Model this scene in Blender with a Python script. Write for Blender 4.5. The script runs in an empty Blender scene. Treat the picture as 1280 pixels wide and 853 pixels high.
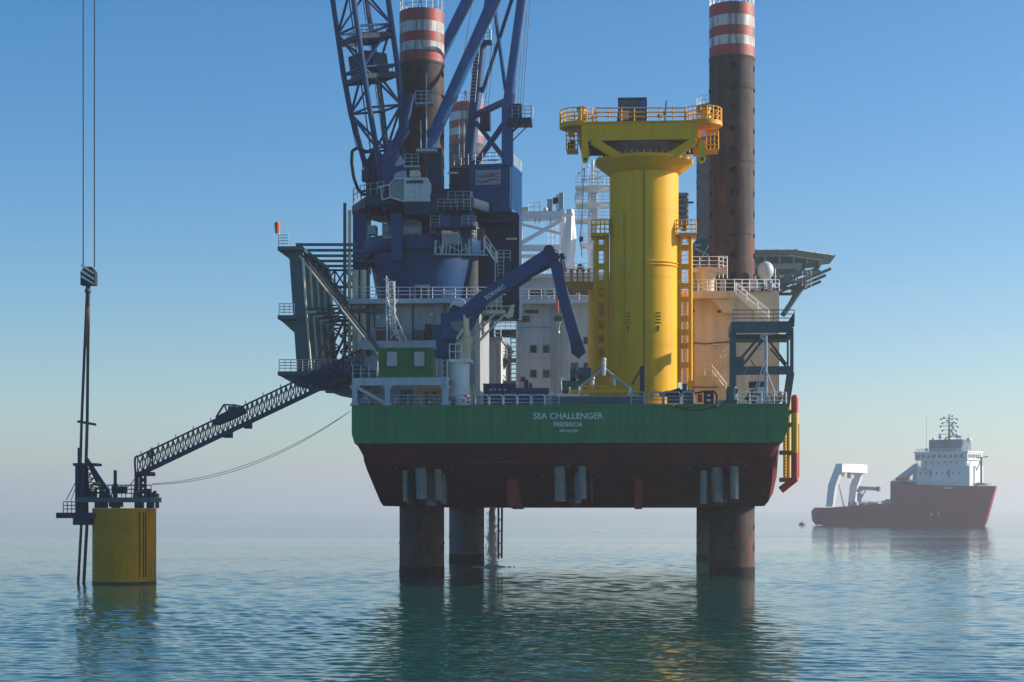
import bpy, bmesh, math, random
from mathutils import Vector, Matrix
random.seed(7)
S = bpy.context.scene
C = S.collection
rad = math.radians
V = Vector

# ------------------------------------------------------------------ camera
FPX, CX, HZ = 2250.0, 640.0, 638.0            # focal length, centre and horizon of a 1280 px wide view
CAMZ, YAW = 6.5, rad(4.07)
cd = bpy.data.cameras.new('camera')
cam = bpy.data.objects.new('camera', cd); C.objects.link(cam)
cam.location = (0, 0, CAMZ); cam.rotation_euler = (rad(90), 0, YAW)
cd.sensor_width = 36.0; cd.lens = 36.0 * FPX / 1280.0
cd.shift_y = (HZ - 426.5) / 1280.0
cd.clip_start = 1.0; cd.clip_end = 60000.0
S.camera = cam

# ------------------------------------------------------------------ sky and sun
SUN_EL, SUN_AZ = rad(24), rad(13.2)               # sun stands to the right (+X), a little beyond the vessel
sd = V((math.cos(SUN_EL) * math.cos(SUN_AZ), math.cos(SUN_EL) * math.sin(SUN_AZ), math.sin(SUN_EL)))
W = bpy.data.worlds.new('World'); S.world = W; W.use_nodes = True
nt = W.node_tree; nt.nodes.clear()
out = nt.nodes.new('ShaderNodeOutputWorld'); bg = nt.nodes.new('ShaderNodeBackground')
sky = nt.nodes.new('ShaderNodeTexSky'); sky.sky_type = 'NISHITA'; sky.sun_disc = False
sky.sun_elevation = SUN_EL; sky.sun_rotation = math.atan2(sd.x, sd.y)
sky.altitude = 0; sky.air_density = 1.0; sky.dust_density = 0.5; sky.ozone_density = 4.0
bg.inputs['Strength'].default_value = 0.12
hs = nt.nodes.new('ShaderNodeHueSaturation'); hs.inputs['Saturation'].default_value = 1.32; hs.inputs['Value'].default_value = 0.94
nt.links.new(sky.outputs[0], hs.inputs['Color']); nt.links.new(hs.outputs[0], bg.inputs[0]); nt.links.new(bg.outputs[0], out.inputs[0])
sl = bpy.data.lights.new('sun', 'SUN'); sl.energy = 5.0; sl.angle = rad(0.5); sl.color = (1.0, 0.90, 0.76)
so = bpy.data.objects.new('sun', sl); C.objects.link(so); so.location = (200, 100, 150)
so.rotation_euler = (-sd).to_track_quat('-Z', 'Y').to_euler()
S.view_settings.view_transform = 'Standard'; S.view_settings.look = 'None'
S.view_settings.exposure = 0.36; S.view_settings.gamma = 1.0
S.view_settings.use_curve_mapping = False
S.cycles.max_bounces = 8; S.cycles.volume_bounces = 6
S.cycles.use_denoising = True

# ------------------------------------------------------------------ helpers
def P(px, py, Y):
    "the point at distance Y ahead that is seen at (px, py)"
    u, v = (px - CX) / FPX, (HZ - py) / FPX
    dx = u * math.cos(YAW) - math.sin(YAW); dy = u * math.sin(YAW) + math.cos(YAW)
    t = Y / dy
    return V((t * dx, Y, CAMZ + t * v))
def X(px, Y): return P(px, HZ, Y).x
def Z(py, px, Y): return P(px, py, Y).z

def axes(d):
    d = d.normalized()
    a = V((0, 0, 1)) if abs(d.z) < 0.95 else V((0, 1, 0))
    s = d.cross(a).normalized()
    return s, s.cross(d).normalized()

class MB:
    def __init__(s): s.v = []; s.f = []; s.cut = []
    def add(s, vs, fs):
        n = len(s.v); s.cut.append((n, len(s.f))); s.v += [V(q) for q in vs]; s.f += [tuple(i + n for i in q) for q in fs]; return s
    def box(s, x0, x1, y0, y1, z0, z1):
        return s.add([(x0,y0,z0),(x1,y0,z0),(x1,y1,z0),(x0,y1,z0),(x0,y0,z1),(x1,y0,z1),(x1,y1,z1),(x0,y1,z1)],
                     [(0,3,2,1),(4,5,6,7),(0,1,5,4),(1,2,6,5),(2,3,7,6),(3,0,4,7)])
    def pbox(s, a, b, c, d, Y, D):
        "box whose front face, at distance Y, is seen from (a, b) to (c, d); D deep"
        m = (a + c) / 2
        return s.box(X(a, Y), X(c, Y), Y, Y + D, Z(d, m, Y), Z(b, m, Y))
    def obox(s, c, ex, ey, ez):
        "box with centre and three half-axis vectors"
        c = V(c); q = []
        for k in (-1, 1):
            for (i, j) in ((-1,-1),(1,-1),(1,1),(-1,1)): q.append(c + ex*i + ey*j + ez*k)
        return s.add(q, [(0,3,2,1),(4,5,6,7),(0,1,5,4),(1,2,6,5),(2,3,7,6),(3,0,4,7)])
    def tube(s, a, b, r, n=6, r2=None):
        a, b = V(a), V(b); r2 = r if r2 is None else r2
        if (b - a).length < 1e-5: return s
        e, g = axes(b - a); vs = []
        for (c, q) in ((a, r), (b, r2)):
            for i in range(n):
                t = 2*math.pi*i/n; vs.append(c + e*math.cos(t)*q + g*math.sin(t)*q)
        fs = [(i, (i+1) % n, n + (i+1) % n, n + i) for i in range(n)]
        fs += [tuple(range(n-1, -1, -1)), tuple(range(n, 2*n))]
        return s.add(vs, fs)
    def pt(s, a, b, Y, r, n=6, Y2=None, r2=None):
        return s.tube(P(*a, Y), P(*b, Y if Y2 is None else Y2), r, n, r2)
    def path(s, pts, r, n=6):
        for a, b in zip(pts, pts[1:]): s.tube(a, b, r, n)
        return s
    def beam(s, a, b, w, h):
        a, b = V(a), V(b); e, g = axes(b - a)
        return s.obox((a + b)/2, e*w/2, (b - a)/2, g*h/2)
    def pb(s, a, b, Y, w, h, Y2=None): return s.beam(P(*a, Y), P(*b, Y if Y2 is None else Y2), w, h)
    def lathe(s, c, prof, n=32, closed=True):
        c = V(c); vs = []; fs = []
        for (r, z) in prof:
            for i in range(n):
                t = 2*math.pi*i/n; vs.append((c.x + r*math.cos(t), c.y + r*math.sin(t), c.z + z))
        for k in range(len(prof)-1):
            for i in range(n):
                j = (i+1) % n; fs.append((k*n+i, k*n+j, (k+1)*n+j, (k+1)*n+i))
        if closed:
            fs.append(tuple(range(n-1, -1, -1))); m = (len(prof)-1)*n; fs.append(tuple(range(m, m+n)))
        return s.add(vs, fs)
    def prism(s, pts, off):
        pts = [V(q) for q in pts]; n = len(pts); off = V(off)
        fs = [tuple(range(n)), tuple(range(2*n-1, n-1, -1))]
        fs += [(i, i+n, (i+1) % n + n, (i+1) % n) for i in range(n)]
        return s.add(pts + [q + off for q in pts], fs)
    def pprism(s, pts, Y, D): return s.prism([P(a, b, Y) for a, b in pts], (0, D, 0))
    def ball(s, c, rx, ry=None, rz=None, n=14, m=8):
        ry = ry or rx; rz = rz or rx; c = V(c); vs = [c + V((0,0,-rz))]; fs = []
        for k in range(1, m):
            p = -math.pi/2 + math.pi*k/m
            for i in range(n):
                t = 2*math.pi*i/n
                vs.append(c + V((rx*math.cos(p)*math.cos(t), ry*math.cos(p)*math.sin(t), rz*math.sin(p))))
        vs.append(c + V((0,0,rz))); L = len(vs)-1
        for i in range(n): fs.append((0, 1+(i+1) % n, 1+i)); fs.append((L, L-n+i, L-n+(i+1) % n))
        for k in range(m-2):
            for i in range(n):
                a = 1+k*n+i; b = 1+k*n+(i+1) % n; fs.append((a, b, b+n, a+n))
        return s.add(vs, fs)
    def rail(s, pts, h=1.1, step=1.5, r=0.04, mids=1, r2=None):
        pts = [V(q) for q in pts]; up = V((0,0,h)); r2 = r2 or r
        for a, b in zip(pts, pts[1:]):
            n = max(1, round((b-a).length/step))
            for i in range(n): q = a.lerp(b, i/n); s.tube(q, q+up, r2, 4)
            for k in range(mids+1):
                o = up*(k+1)/(mids+1); s.tube(a+o, b+o, r, 4)
        s.tube(pts[-1], pts[-1]+up, r2, 4); return s
    def zig(s, a0, a1, b0, b1, n, r, x=False, rung=True, sides=5):
        a0, a1, b0, b1 = V(a0), V(a1), V(b0), V(b1)
        for i in range(n):
            p, q = a0.lerp(a1, i/n), a0.lerp(a1, (i+1)/n); u, w = b0.lerp(b1, i/n), b0.lerp(b1, (i+1)/n)
            if x or i % 2 == 0: s.tube(p, w, r, sides)
            if x or i % 2 == 1: s.tube(u, q, r, sides)
            if rung: s.tube(p, u, r, sides)
        return s
    def ladder(s, a, b, w, side=(1,0,0), step=0.35, r=0.035):
        a, b = V(a), V(b); e = V(side).normalized()*w/2
        s.tube(a-e, b-e, r, 4); s.tube(a+e, b+e, r, 4)
        n = max(2, int((b-a).length/step))
        for i in range(1, n): q = a.lerp(b, i/n); s.tube(q-e, q+e, r*0.8, 4)
        return s
    def stair(s, a, b, w, off=(0,1,0), rr=0.035):
        "flight with two stringers, treads and handrails"
        a, b = V(a), V(b); o = V(off).normalized()*w; n = max(3, int(abs(b.z-a.z)/0.25))
        for q in (V((0,0,0)), o):
            s.beam(a+q, b+q, 0.06, 0.22); s.rail([a+q, b+q], 1.0, 1.3, rr)
        for i in range(n):
            p = a.lerp(b, (i+.5)/n); s.tube(p, p+o, 0.05, 4)
        return s
    def each(s, name, m, parent, local=False):
        "every added shape as an object of its own"
        for k, (a, c) in enumerate(s.cut):
            a1, c1 = s.cut[k+1] if k+1 < len(s.cut) else (len(s.v), len(s.f))
            p = MB(); p.v = s.v[a:a1]; p.f = [tuple(i-a for i in q) for q in s.f[c:c1]]; p.build(name, m, parent, local=local)
    def build(s, name, m, parent=None, origin=None, local=False, smooth=True):
        me = bpy.data.meshes.new(name)
        if parent is not None:
            r = parent
            while r.parent is not None: r = r.parent
            o0 = V((0,0,0)) if local else r.location
        else: o0 = V(origin) if origin is not None else V((0,0,0))
        me.from_pydata([tuple(q - o0) for q in s.v], [], s.f); me.update()
        bm = bmesh.new(); bm.from_mesh(me); bmesh.ops.recalc_face_normals(bm, faces=bm.faces); bm.to_mesh(me); bm.free()
        if isinstance(m, (list, tuple)):
            for k in m: me.materials.append(k)
        else: me.materials.append(m)
        if smooth:
            me.polygons.foreach_set('use_smooth', [True]*len(me.polygons))
            me.set_sharp_from_angle(angle=rad(35))
        o = bpy.data.objects.new(name, me); C.objects.link(o)
        if parent is not None: o.parent = parent
        else: o.location = o0
        return o

def tag(o, label=None, cat=None, group=None, kind=None):
    if label: o['label'] = label
    if cat: o['category'] = cat
    if group: o['group'] = group
    if kind: o['kind'] = kind
    return o
def thing(name, label, cat, loc, group=None):
    o = bpy.data.objects.new(name, None); C.objects.link(o); o.location = V(loc); o.empty_display_size = 0.5
    return tag(o, label, cat, group)
def copy_thing(o, loc, label=None, rz=None, parent=None):
    c = o.copy(); C.objects.link(c)
    if parent is None:
        c.location = V(loc)
        if rz is not None: c.rotation_euler.z = rz
        if label: c['label'] = label
    else: c.parent = parent
    for ch in [k for k in bpy.data.objects if k.parent == o]: copy_thing(ch, None, parent=c)
    return c
def text_mesh(name, body, size, m, parent, loc, depth=0.03, rot=(math.pi/2, 0, 0), width=None, track=1.0):
    cu = bpy.data.curves.new(name, 'FONT'); cu.body = body; cu.size = size; cu.align_x = 'CENTER'; cu.align_y = 'CENTER'
    cu.extrude = depth; cu.resolution_u = 3; cu.space_character = track; cu.offset = size*0.012
    t = bpy.data.objects.new(name, cu); C.objects.link(t); bpy.context.view_layer.update()
    me = bpy.data.meshes.new_from_object(t.evaluated_get(bpy.context.evaluated_depsgraph_get()))
    bpy.data.objects.remove(t); me.name = name; me.materials.clear(); me.materials.append(m)
    if width:
        xs = [q.co.x for q in me.vertices]; k = width/(max(xs)-min(xs))
        for q in me.vertices: q.co.x *= k
    o = bpy.data.objects.new(name, me); C.objects.link(o)
    r = parent
    while r.parent is not None: r = r.parent
    o.parent = parent; o.location = V(loc) - r.location; o.rotation_euler = rot
    return o

# ------------------------------------------------------------------ materials
def mat(name, col, rough=0.55, metal=0.0, var=0.18, scale=0.5, streak=0.0, scol=None, rust=0.0, rcol=(0.10,0.035,0.015),
        rscale=0.8, bump=0.0, spec=0.5, sharp=False):
    m = bpy.data.materials.new(name); m.use_nodes = True; t = m.node_tree; N = t.nodes; L = t.links
    b = N['Principled BSDF']; b.inputs['Roughness'].default_value = rough; b.inputs['Metallic'].default_value = metal
    b.inputs['Specular IOR Level'].default_value = spec
    tc = N.new('ShaderNodeTexCoord')
    def noise(sc, det=5, mp=None, ro=0.6):
        n = N.new('ShaderNodeTexNoise'); n.inputs['Scale'].default_value = sc; n.inputs['Detail'].default_value = det
        n.inputs['Roughness'].default_value = ro
        if mp:
            q = N.new('ShaderNodeMapping'); q.inputs['Scale'].default_value = mp
            L.new(tc.outputs['Object'], q.inputs[0]); L.new(q.outputs[0], n.inputs['Vector'])
        else: L.new(tc.outputs['Object'], n.inputs['Vector'])
        return n
    def ramp(n, a, c):
        r = N.new('ShaderNodeMapRange'); r.inputs['From Min'].default_value = a; r.inputs['From Max'].default_value = c
        L.new(n.outputs['Fac'], r.inputs['Value']); return r.outputs[0]
    def mix(fac, c1, c2):
        q = N.new('ShaderNodeMix'); q.data_type = 'RGBA'; L.new(fac, q.inputs['Factor'])
        for (c, i) in ((c1, 6), (c2, 7)):
            if isinstance(c, tuple): q.inputs[i].default_value = (*c, 1)
            else: L.new(c, q.inputs[i])
        return q.outputs[2]
    def scale_f(f, k):
        q = N.new('ShaderNodeMath'); q.operation = 'MULTIPLY'; L.new(f, q.inputs[0]); q.inputs[1].default_value = k; return q.outputs[0]
    lo = tuple(c*(1-var) for c in col); hi = tuple(min(1, c*(1+var*0.6)) for c in col)
    base = mix(ramp(noise(scale), 0.3, 0.7), lo, hi)
    if streak:
        sc = scol or tuple(c*0.55 for c in col)
        base = mix(scale_f(ramp(noise(1.0, 4, (2.2, 2.2, 0.10)), *((0.49, 0.53) if sharp else (0.45, 0.60))), streak), base, sc)
    if rust:
        base = mix(scale_f(ramp(noise(rscale, 8, (1, 1, 0.35), 0.7), 0.60 - 0.12*min(rust, 1), 0.68 - 0.12*min(rust, 1)), min(1, rust + 0.15)), base, rcol)
    L.new(base, b.inputs['Base Color'])
    rr = N.new('ShaderNodeMapRange'); rr.inputs['To Min'].default_value = max(0.05, rough-0.12); rr.inputs['To Max'].default_value = min(1, rough+0.15)
    L.new(noise(scale*3).outputs['Fac'], rr.inputs['Value']); L.new(rr.outputs[0], b.inputs['Roughness'])
    if bump:
        bp = N.new('ShaderNodeBump'); bp.inputs['Strength'].default_value = bump; bp.inputs['Distance'].default_value = 0.05
        L.new(noise(2.0, 4).outputs['Fac'], bp.inputs['Height']); L.new(bp.outputs[0], b.inputs['Normal'])
    return m
M = dict(
 navy=mat('navy_paint', (0.0,0.056,0.185), 0.45, spec=0.3, streak=0.25, rust=0.05, rscale=0.5),
 navy2=mat('navy_paint_weathered', (0.0,0.032,0.090), 0.55, spec=0.3, streak=0.4, rust=0.15, rscale=0.4),
 blue=mat('blue_panel_paint', (0.0,0.10,0.30), 0.4, spec=0.35, streak=0.3),
 green=mat('hull_green', (0.0,0.215,0.070), 0.42, spec=0.35, var=0.15, scale=0.12, streak=0.45, scol=(0.0,0.115,0.052), rust=0.05, rcol=(0.05,0.09,0.05), rscale=0.7, bump=0.25),
 antifoul=mat('antifouling_red', (0.19,0.020,0.027), 0.7, spec=0.25, var=0.45, scale=0.35, streak=0.6, scol=(0.06,0.02,0.026), rust=0.5, rcol=(0.09,0.05,0.05), rscale=0.3, bump=0.2),
 skegred=mat('skeg_red', (0.32,0.03,0.025), 0.6, var=0.25, streak=0.4),
 yellow=mat('yellow_coating', (0.90,0.46,0.0), 0.50, spec=0.22, var=0.12, scale=0.25, streak=0.45, scol=(0.68,0.36,0.004), rust=0.10, rcol=(0.42,0.22,0.02), rscale=0.9, bump=0.08),
 yellow2=mat('yellow_coating_steelwork', (0.82,0.38,0.0), 0.5, spec=0.25, var=0.15),
 pile=mat('pile_yellow', (0.62,0.27,0.0), 0.6, spec=0.2, var=0.2, scale=0.25, streak=0.45, scol=(0.38,0.21,0.01), rust=0.12, rcol=(0.16,0.08,0.015), rscale=0.5),
 heligrey=mat('helideck_aluminium', (0.36,0.40,0.40), 0.5, var=0.15),
 greenseam=mat('hull_green_seam', (0.0,0.085,0.042), 0.5),
 weed=mat('waterline_weed', (0.010,0.013,0.010), 0.7, spec=0.15, var=0.5, scale=2.0),
 seam=mat('dark_seam', (0.06,0.05,0.02), 0.7),
 white=mat('white_paint', (0.74,0.75,0.75), 0.45, var=0.08, streak=0.15, scol=(0.52,0.50,0.46)),
 offwhite=mat('accommodation_white', (0.60,0.63,0.66), 0.5, var=0.10, scale=0.2, streak=0.45, scol=(0.46,0.47,0.48)),
 cream=mat('cream_and_lit_white', (0.74,0.59,0.42), 0.5, var=0.12, scale=0.25, streak=0.4, scol=(0.50,0.38,0.26), rust=0.05, rcol=(0.30,0.17,0.09)),  # cream paint; also stands for sunlit white on crane neck and access platform
 grey=mat('grey_paint', (0.36,0.39,0.42), 0.5, var=0.15, streak=0.2),
 bluegrey=mat('pale_blue_grey_paint', (0.42,0.50,0.56), 0.5, var=0.1, streak=0.25, rust=0.05),
 darkgrey=mat('dark_grey_steel', (0.06,0.07,0.08), 0.6, var=0.3),
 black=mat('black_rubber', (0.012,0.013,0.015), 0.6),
 teal=mat('teal_paint', (0.022,0.10,0.125), 0.5, var=0.2, streak=0.3, rust=0.04),
 tealpale=mat('galvanised_teal_panels', (0.15,0.19,0.19), 0.55, var=0.2, streak=0.4, scol=(0.09,0.11,0.11)),
 pipe=mat('pale_pipe', (0.62,0.57,0.44), 0.45, var=0.15, streak=0.3, scol=(0.35,0.28,0.2)),
 galv=mat('galvanised_steel', (0.42,0.44,0.46), 0.42, 0.35, var=0.2),
 wire=mat('wire_rope', (0.03,0.032,0.04), 0.6),
 cgreen=mat('container_green', (0.0,0.17,0.030), 0.42, var=0.12, streak=0.2),
 redbuoy=mat('signal_red', (0.62,0.035,0.015), 0.5),
 orange=mat('signal_orange', (0.75,0.14,0.02), 0.55),
 bandred=mat('band_red', (0.52,0.05,0.04), 0.55, var=0.15, streak=0.75, scol=(0.12,0.085,0.08), rust=0.35, rcol=(0.10,0.075,0.07), sharp=True),
 bandwhite=mat('band_white', (0.66,0.66,0.64), 0.55, var=0.15, streak=0.75, scol=(0.17,0.155,0.15), rust=0.35, rcol=(0.15,0.11,0.09), sharp=True),
 leg=mat('leg_steel', (0.075,0.056,0.054), 0.72, spec=0.25, var=0.4, scale=0.5, streak=0.8, scol=(0.035,0.036,0.043), rust=0.6, rcol=(0.19,0.055,0.026), rscale=0.5, bump=0.3),
 leg2=mat('leg_steel_grey', (0.10,0.11,0.12), 0.65, spec=0.25, var=0.25, scale=0.5, streak=0.6, scol=(0.08,0.085,0.09), rust=0.2, rcol=(0.14,0.07,0.04), rscale=0.45, bump=0.3),
 nozzle=mat('worn_grey_plate', (0.24,0.25,0.25), 0.6, var=0.35, scale=1.2, streak=0.6, scol=(0.13,0.12,0.12), rust=0.15),
 rust=mat('rusty_steel', (0.16,0.075,0.045), 0.75, var=0.4, scale=1.5),
 bronze=mat('brass_yellow_pipe', (0.42,0.22,0.02), 0.5, var=0.3),
 glass=mat('dark_window_glass', (0.012,0.02,0.025), 0.08, var=0.1, spec=0.8),
 paleglass=mat('cab_glass', (0.05,0.075,0.075), 0.10, var=0.1, spec=0.8),
 shutter=mat('grey_window_shutter', (0.42,0.42,0.45), 0.5, var=0.08),
 letter=mat('white_lettering', (0.72,0.74,0.72), 0.5, var=0.12, scale=2),
 magenta=mat('magenta_print', (0.42,0.03,0.16), 0.5, var=0.02),
 tarp=mat('white_canvas', (0.78,0.78,0.77), 0.8, var=0.06, bump=0.3),
 hivis=mat('hi_vis_lime', (0.42,0.80,0.03), 0.7, var=0.05),
 skin=mat('skin', (0.45,0.26,0.18), 0.6, var=0.05),
 shipred=mat('support_ship_red', (0.36,0.025,0.03), 0.5, var=0.12, scale=0.1, streak=0.2),
 shipwhite=mat('support_ship_white', (0.80,0.80,0.80), 0.5, var=0.06, scale=0.2),
 shipblue=mat('support_ship_funnel_blue', (0.03,0.12,0.20), 0.5, var=0.1),
 foam=mat('falling_water', (0.62,0.66,0.68), 0.3, var=0.1),
 lamp=mat('lamp_lens', (0.8,0.8,0.75), 0.2, var=0.02),
 deck=mat('deck_green', (0.03,0.09,0.07), 0.7, var=0.3),
)
# ------------------------------------------------------------------ sea
def sea_material(name, nscale, dist):
    m = bpy.data.materials.new(name); m.use_nodes = True; t = m.node_tree; N = t.nodes; L = t.links
    b = N['Principled BSDF']
    b.inputs['Base Color'].default_value = (0.004, 0.068, 0.057, 1); b.inputs['Roughness'].default_value = 0.03
    b.inputs['IOR'].default_value = 1.333
    geo = N.new('ShaderNodeNewGeometry')
    def noise(scale, mp, det, ro=0.55, dist=0.0):
        q = N.new('ShaderNodeMapping'); q.inputs['Scale'].default_value = mp; q.inputs['Rotation'].default_value = (0, 0, rad(12))
        n = N.new('ShaderNodeTexNoise'); n.inputs['Scale'].default_value = scale; n.inputs['Detail'].default_value = det
        n.inputs['Roughness'].default_value = ro; n.inputs['Distortion'].default_value = dist
        L.new(geo.outputs['Position'], q.inputs[0]); L.new(q.outputs[0], n.inputs['Vector']); return n.outputs['Fac']
    def math_(op, a, c):
        q = N.new('ShaderNodeMath'); q.operation = op
        for i, k in enumerate((a, c)):
            if isinstance(k, (int, float)): q.inputs[i].default_value = k
            else: L.new(k, q.inputs[i])
        return q.outputs[0]
    h = math_('MULTIPLY', noise(nscale, (0.5, 1, 1), 5, 0.5, 0.4), 0.5)
    wind = N.new('ShaderNodeMapRange'); wind.inputs['From Min'].default_value = 0.35; wind.inputs['From Max'].default_value = 0.65
    wind.inputs['To Min'].default_value = 0.35; wind.inputs['To Max'].default_value = 1.0
    L.new(noise(0.022, (0.30, 1, 1), 3, 0.6), wind.inputs['Value'])
    bp = N.new('ShaderNodeBump'); bp.inputs['Distance'].default_value = dist
    L.new(h, bp.inputs['Height']); L.new(wind.outputs[0], bp.inputs['Strength']); L.new(bp.outputs[0], b.inputs['Normal'])
    return m
import numpy as np
def build_sea():
    "real small waves out to 430 m from the shore side, one flat sheet beyond"
    ya, yb, sa, sb, k = 52.0, 420.0, -0.41, 0.28, 0.0021
    nr = int(math.log(yb/ya)/k)+1; nc = 620
    yy = ya*(yb/ya)**(np.arange(nr)/(nr-1)); ss_ = np.linspace(sa, sb, nc)
    Yg = np.repeat(yy[:, None], nc, 1); Xg = Yg*ss_[None, :]
    rng = np.random.default_rng(5); Hh = np.zeros_like(Yg)
    lam = np.geomspace(0.36, 2.6, 60)
    for l in lam:
        th = rng.normal(0.22, 0.55); kx_, ky_ = math.sin(th)*2*math.pi/l, math.cos(th)*2*math.pi/l
        slope = WAVE*(1.0 if l < 2.0 else 0.6)*rng.uniform(.6, 1.3)
        a = slope*l/(2*math.pi); f_ = np.clip((l/0.0023/2.2-Yg)/(l/0.0023/2.2)*2.5, 0, 1)     # short waves stop where the mesh is too coarse
        ph_ = kx_*Xg+ky_*Yg+rng.uniform(0, 6.28)
        env = 0.65+0.35*np.sin(Xg*rng.uniform(-.12,.12)+Yg*rng.uniform(-.12,.12)+rng.uniform(0,6.28))
        Hh += a*f_*env*np.sin(ph_+0.25*np.sin(ph_*0.37+1.0))
    patch = 0.72+0.28*np.sin(Xg*.021+Yg*.06+np.sin(Xg*.05)*1.2)*np.sin(Yg*.033-Xg*.013+1.0)
    edge = np.clip((yb-Yg)/40, 0, 1)*np.clip((Yg-ya)/3, 0, 1)*np.clip((ss_-sa)/.015, 0, 1)[None, :]*np.clip((sb-ss_)/.015, 0, 1)[None, :]
    Hh *= patch*edge
    co = np.stack([Xg, Yg, Hh], -1).reshape(-1, 3)
    far = 14000.0; ext = np.array([(-far,-60,0),(far,-60,0),(far,ya,0),(-far,ya,0),(-far,yb,0),(far,yb,0),(-far,far,0),(far,far,0)], float)
    n0 = nr*nc; co = np.concatenate([co, ext])
    idx = np.arange(n0).reshape(nr, nc); q = np.stack([idx[:-1,:-1], idx[:-1,1:], idx[1:,1:], idx[1:,:-1]], -1).reshape(-1)
    e = [n0+i for i in range(8)]; c00, c01, c10, c11 = int(idx[0,0]), int(idx[0,-1]), int(idx[-1,0]), int(idx[-1,-1])
    exq = [e[0],e[1],e[2],e[3], e[3],c00,c10,e[4], c01,e[2],e[5],c11, e[4],e[5],e[7],e[6]]
    me = bpy.data.meshes.new('sea'); q = np.concatenate([q, np.array(exq)]).astype(np.int32); nf = len(q)//4
    me.vertices.add(len(co)); me.vertices.foreach_set('co', co.reshape(-1).astype(np.float32))
    me.loops.add(len(q)); me.loops.foreach_set('vertex_index', q)
    me.polygons.add(nf); me.polygons.foreach_set('loop_start', np.arange(0, nf*4, 4, dtype=np.int32))
    me.update(calc_edges=True); me.validate()
    me.polygons.foreach_set('use_smooth', np.ones(nf, bool)); me.materials.append(sea_material('sea_water', 2.2, 0.07)); me.materials.append(sea_material('sea_water_far', 0.5, 0.55))
    mi = np.zeros(nf, np.int32); mi[-4:] = 1; me.polygons.foreach_set('material_index', mi)
    o = bpy.data.objects.new('sea', me); C.objects.link(o); return o
WAVE = 0.032
tag(build_sea(), 'calm teal sea with small ripples reaching the hazy horizon', None, kind='structure')

# ------------------------------------------------------------------ jack-up vessel
HAZE = 0.00027
XC, HB = -6.4, 19.4                         # centre line and half beam
ZD, ZG, ZB = 15.85, 12.48, 6.85             # deck edge, green/red line, bottom
ship = thing('jackup_vessel', 'green and red jack-up vessel hull raised above the sea on four legs', 'vessel', (XC, 160, ZB))
def half(Y): return HB if Y < 262 else HB*max(0.02, 1 - ((Y-262)/30)**2.0)
g = MB(); st = [160, 170, 200, 230, 262, 270, 278, 285, 290, 291.8]
secs = []
for Y in st:
    h = half(Y); e = 0.10
    secs.append([V((XC-h, Y, ZD)), V((XC-h, Y, 13.35)), V((XC-h+0.25, Y, ZG)), V((XC+h-0.45, Y, ZG)), V((XC+h-0.05, Y, 13.5)), V((XC+h, Y, 14.3)), V((XC+h, Y, ZD))])
def loft(secs, mb, cap0=True, cap1=True):
    n = len(secs[0]); vs = [q for s_ in secs for q in s_]
    fs = [(k*n+i, k*n+(i+1) % n, (k+1)*n+(i+1) % n, (k+1)*n+i) for k in range(len(secs)-1) for i in range(n)]
    if cap0: fs.append(tuple(range(n-1, -1, -1)))
    if cap1: fs.append(tuple((len(secs)-1)*n+i for i in range(n)))
    return mb.add(vs, fs)
loft(secs, g); topside = g.build('topside_plating', M['green'], ship)
# weld seams on the transom
for px in (481, 560, 613, 674, 742, 803, 858, 912, 958):
    s_ = MB(); s_.box(X(px,160)-0.035, X(px,160)+0.035, 159.975, 160.01, 12.6, 15.8); s_.build('weld_seam', M['greenseam'], topside)
s_ = MB(); s_.box(XC-HB+0.02, XC+HB-0.02, 159.9, 160.01, ZD-0.16, ZD+0.05); s_.build('gunwale_bar', M['green'], ship)
for z in (13.75,): s_ = MB(); s_.box(XC-HB+.1, XC+HB-.1, 159.98, 160.01, z-.03, z+.03); s_.build('weld_seam', M['greenseam'], topside)
# underwater body
prof = [(160.02, ZG-0.01, 0.9, 2.2), (161.2, 11.7, 0.6, 1.5), (162.4, 10.95, .5, 1.05), (164, 10.27, .5, .7), (167, 9.0, .6, .55), (171, 7.3, .75, .6), (172, 6.9, .9, .9), (230, ZB, 0.9, .9), (262, ZB, 0.9, .9), (276, 7.5, 1, 1), (286, 10.0, 1, 1)]
secs = []
for Y, zb, il, ir in prof:
    h = half(Y); zt = ZG-0.004; zm = zb+(zt-zb)*0.12
    zk = max(zb+.25, 10.95)
    secs.append([V((XC-h+.28, Y, zt)), V((XC-h+max(il,.8), Y, min(zk, zt-.1) if zk < zt-.1 else zt-.005)), V((XC-h+max(il-.1,.8), Y, zm+0.2 if zm+.2 < zk-.1 else zk-.05)), V((XC-h+il+.25, Y, zb)), V((XC+h-ir-.35, Y, zb)), V((XC+h-ir+.1, Y, zm+0.2)), V((XC+h-.45, Y, zt))])
u = MB(); loft(secs, u); bottom = u.build('bottom_plating', M['antifoul'], ship)
s_ = MB(); s_.box(XC-HB+1.3, XC+HB-1.4, 162.3, 162.5, 10.78, 10.94); s_.build('knuckle_bar', M['antifoul'], bottom)
for px0, px1 in ((634, 648), (793, 803)):
    s_ = MB(); x0, x1 = X(px0, 166), X(px1, 166)
    s_.prism([(x0,165.9,9.4),(x0,166.1,6.92),(x0,174,6.6),(x0,174,8.0)], (x1-x0,0,0)); s_.build('skeg', M['skegred'], ship)
# draft mark studs above the nozzles
s_ = MB()
for px, py in ((494,584),(529,583),(563,587),(567,599),(674,585),(676,594),(710,583),(747,583),(749,593),(862,585),(933,582),(932,592)):
    q = P(px, py, 163.0); zb = 10.95-(163-162.4)*.424; s_.ball((q.x, 163.0+max(0,(zb-q.z))/.424*1.0, q.z), 0.12, n=8, m=5)
s_.build('anode', M['nozzle'], ship)
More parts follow.
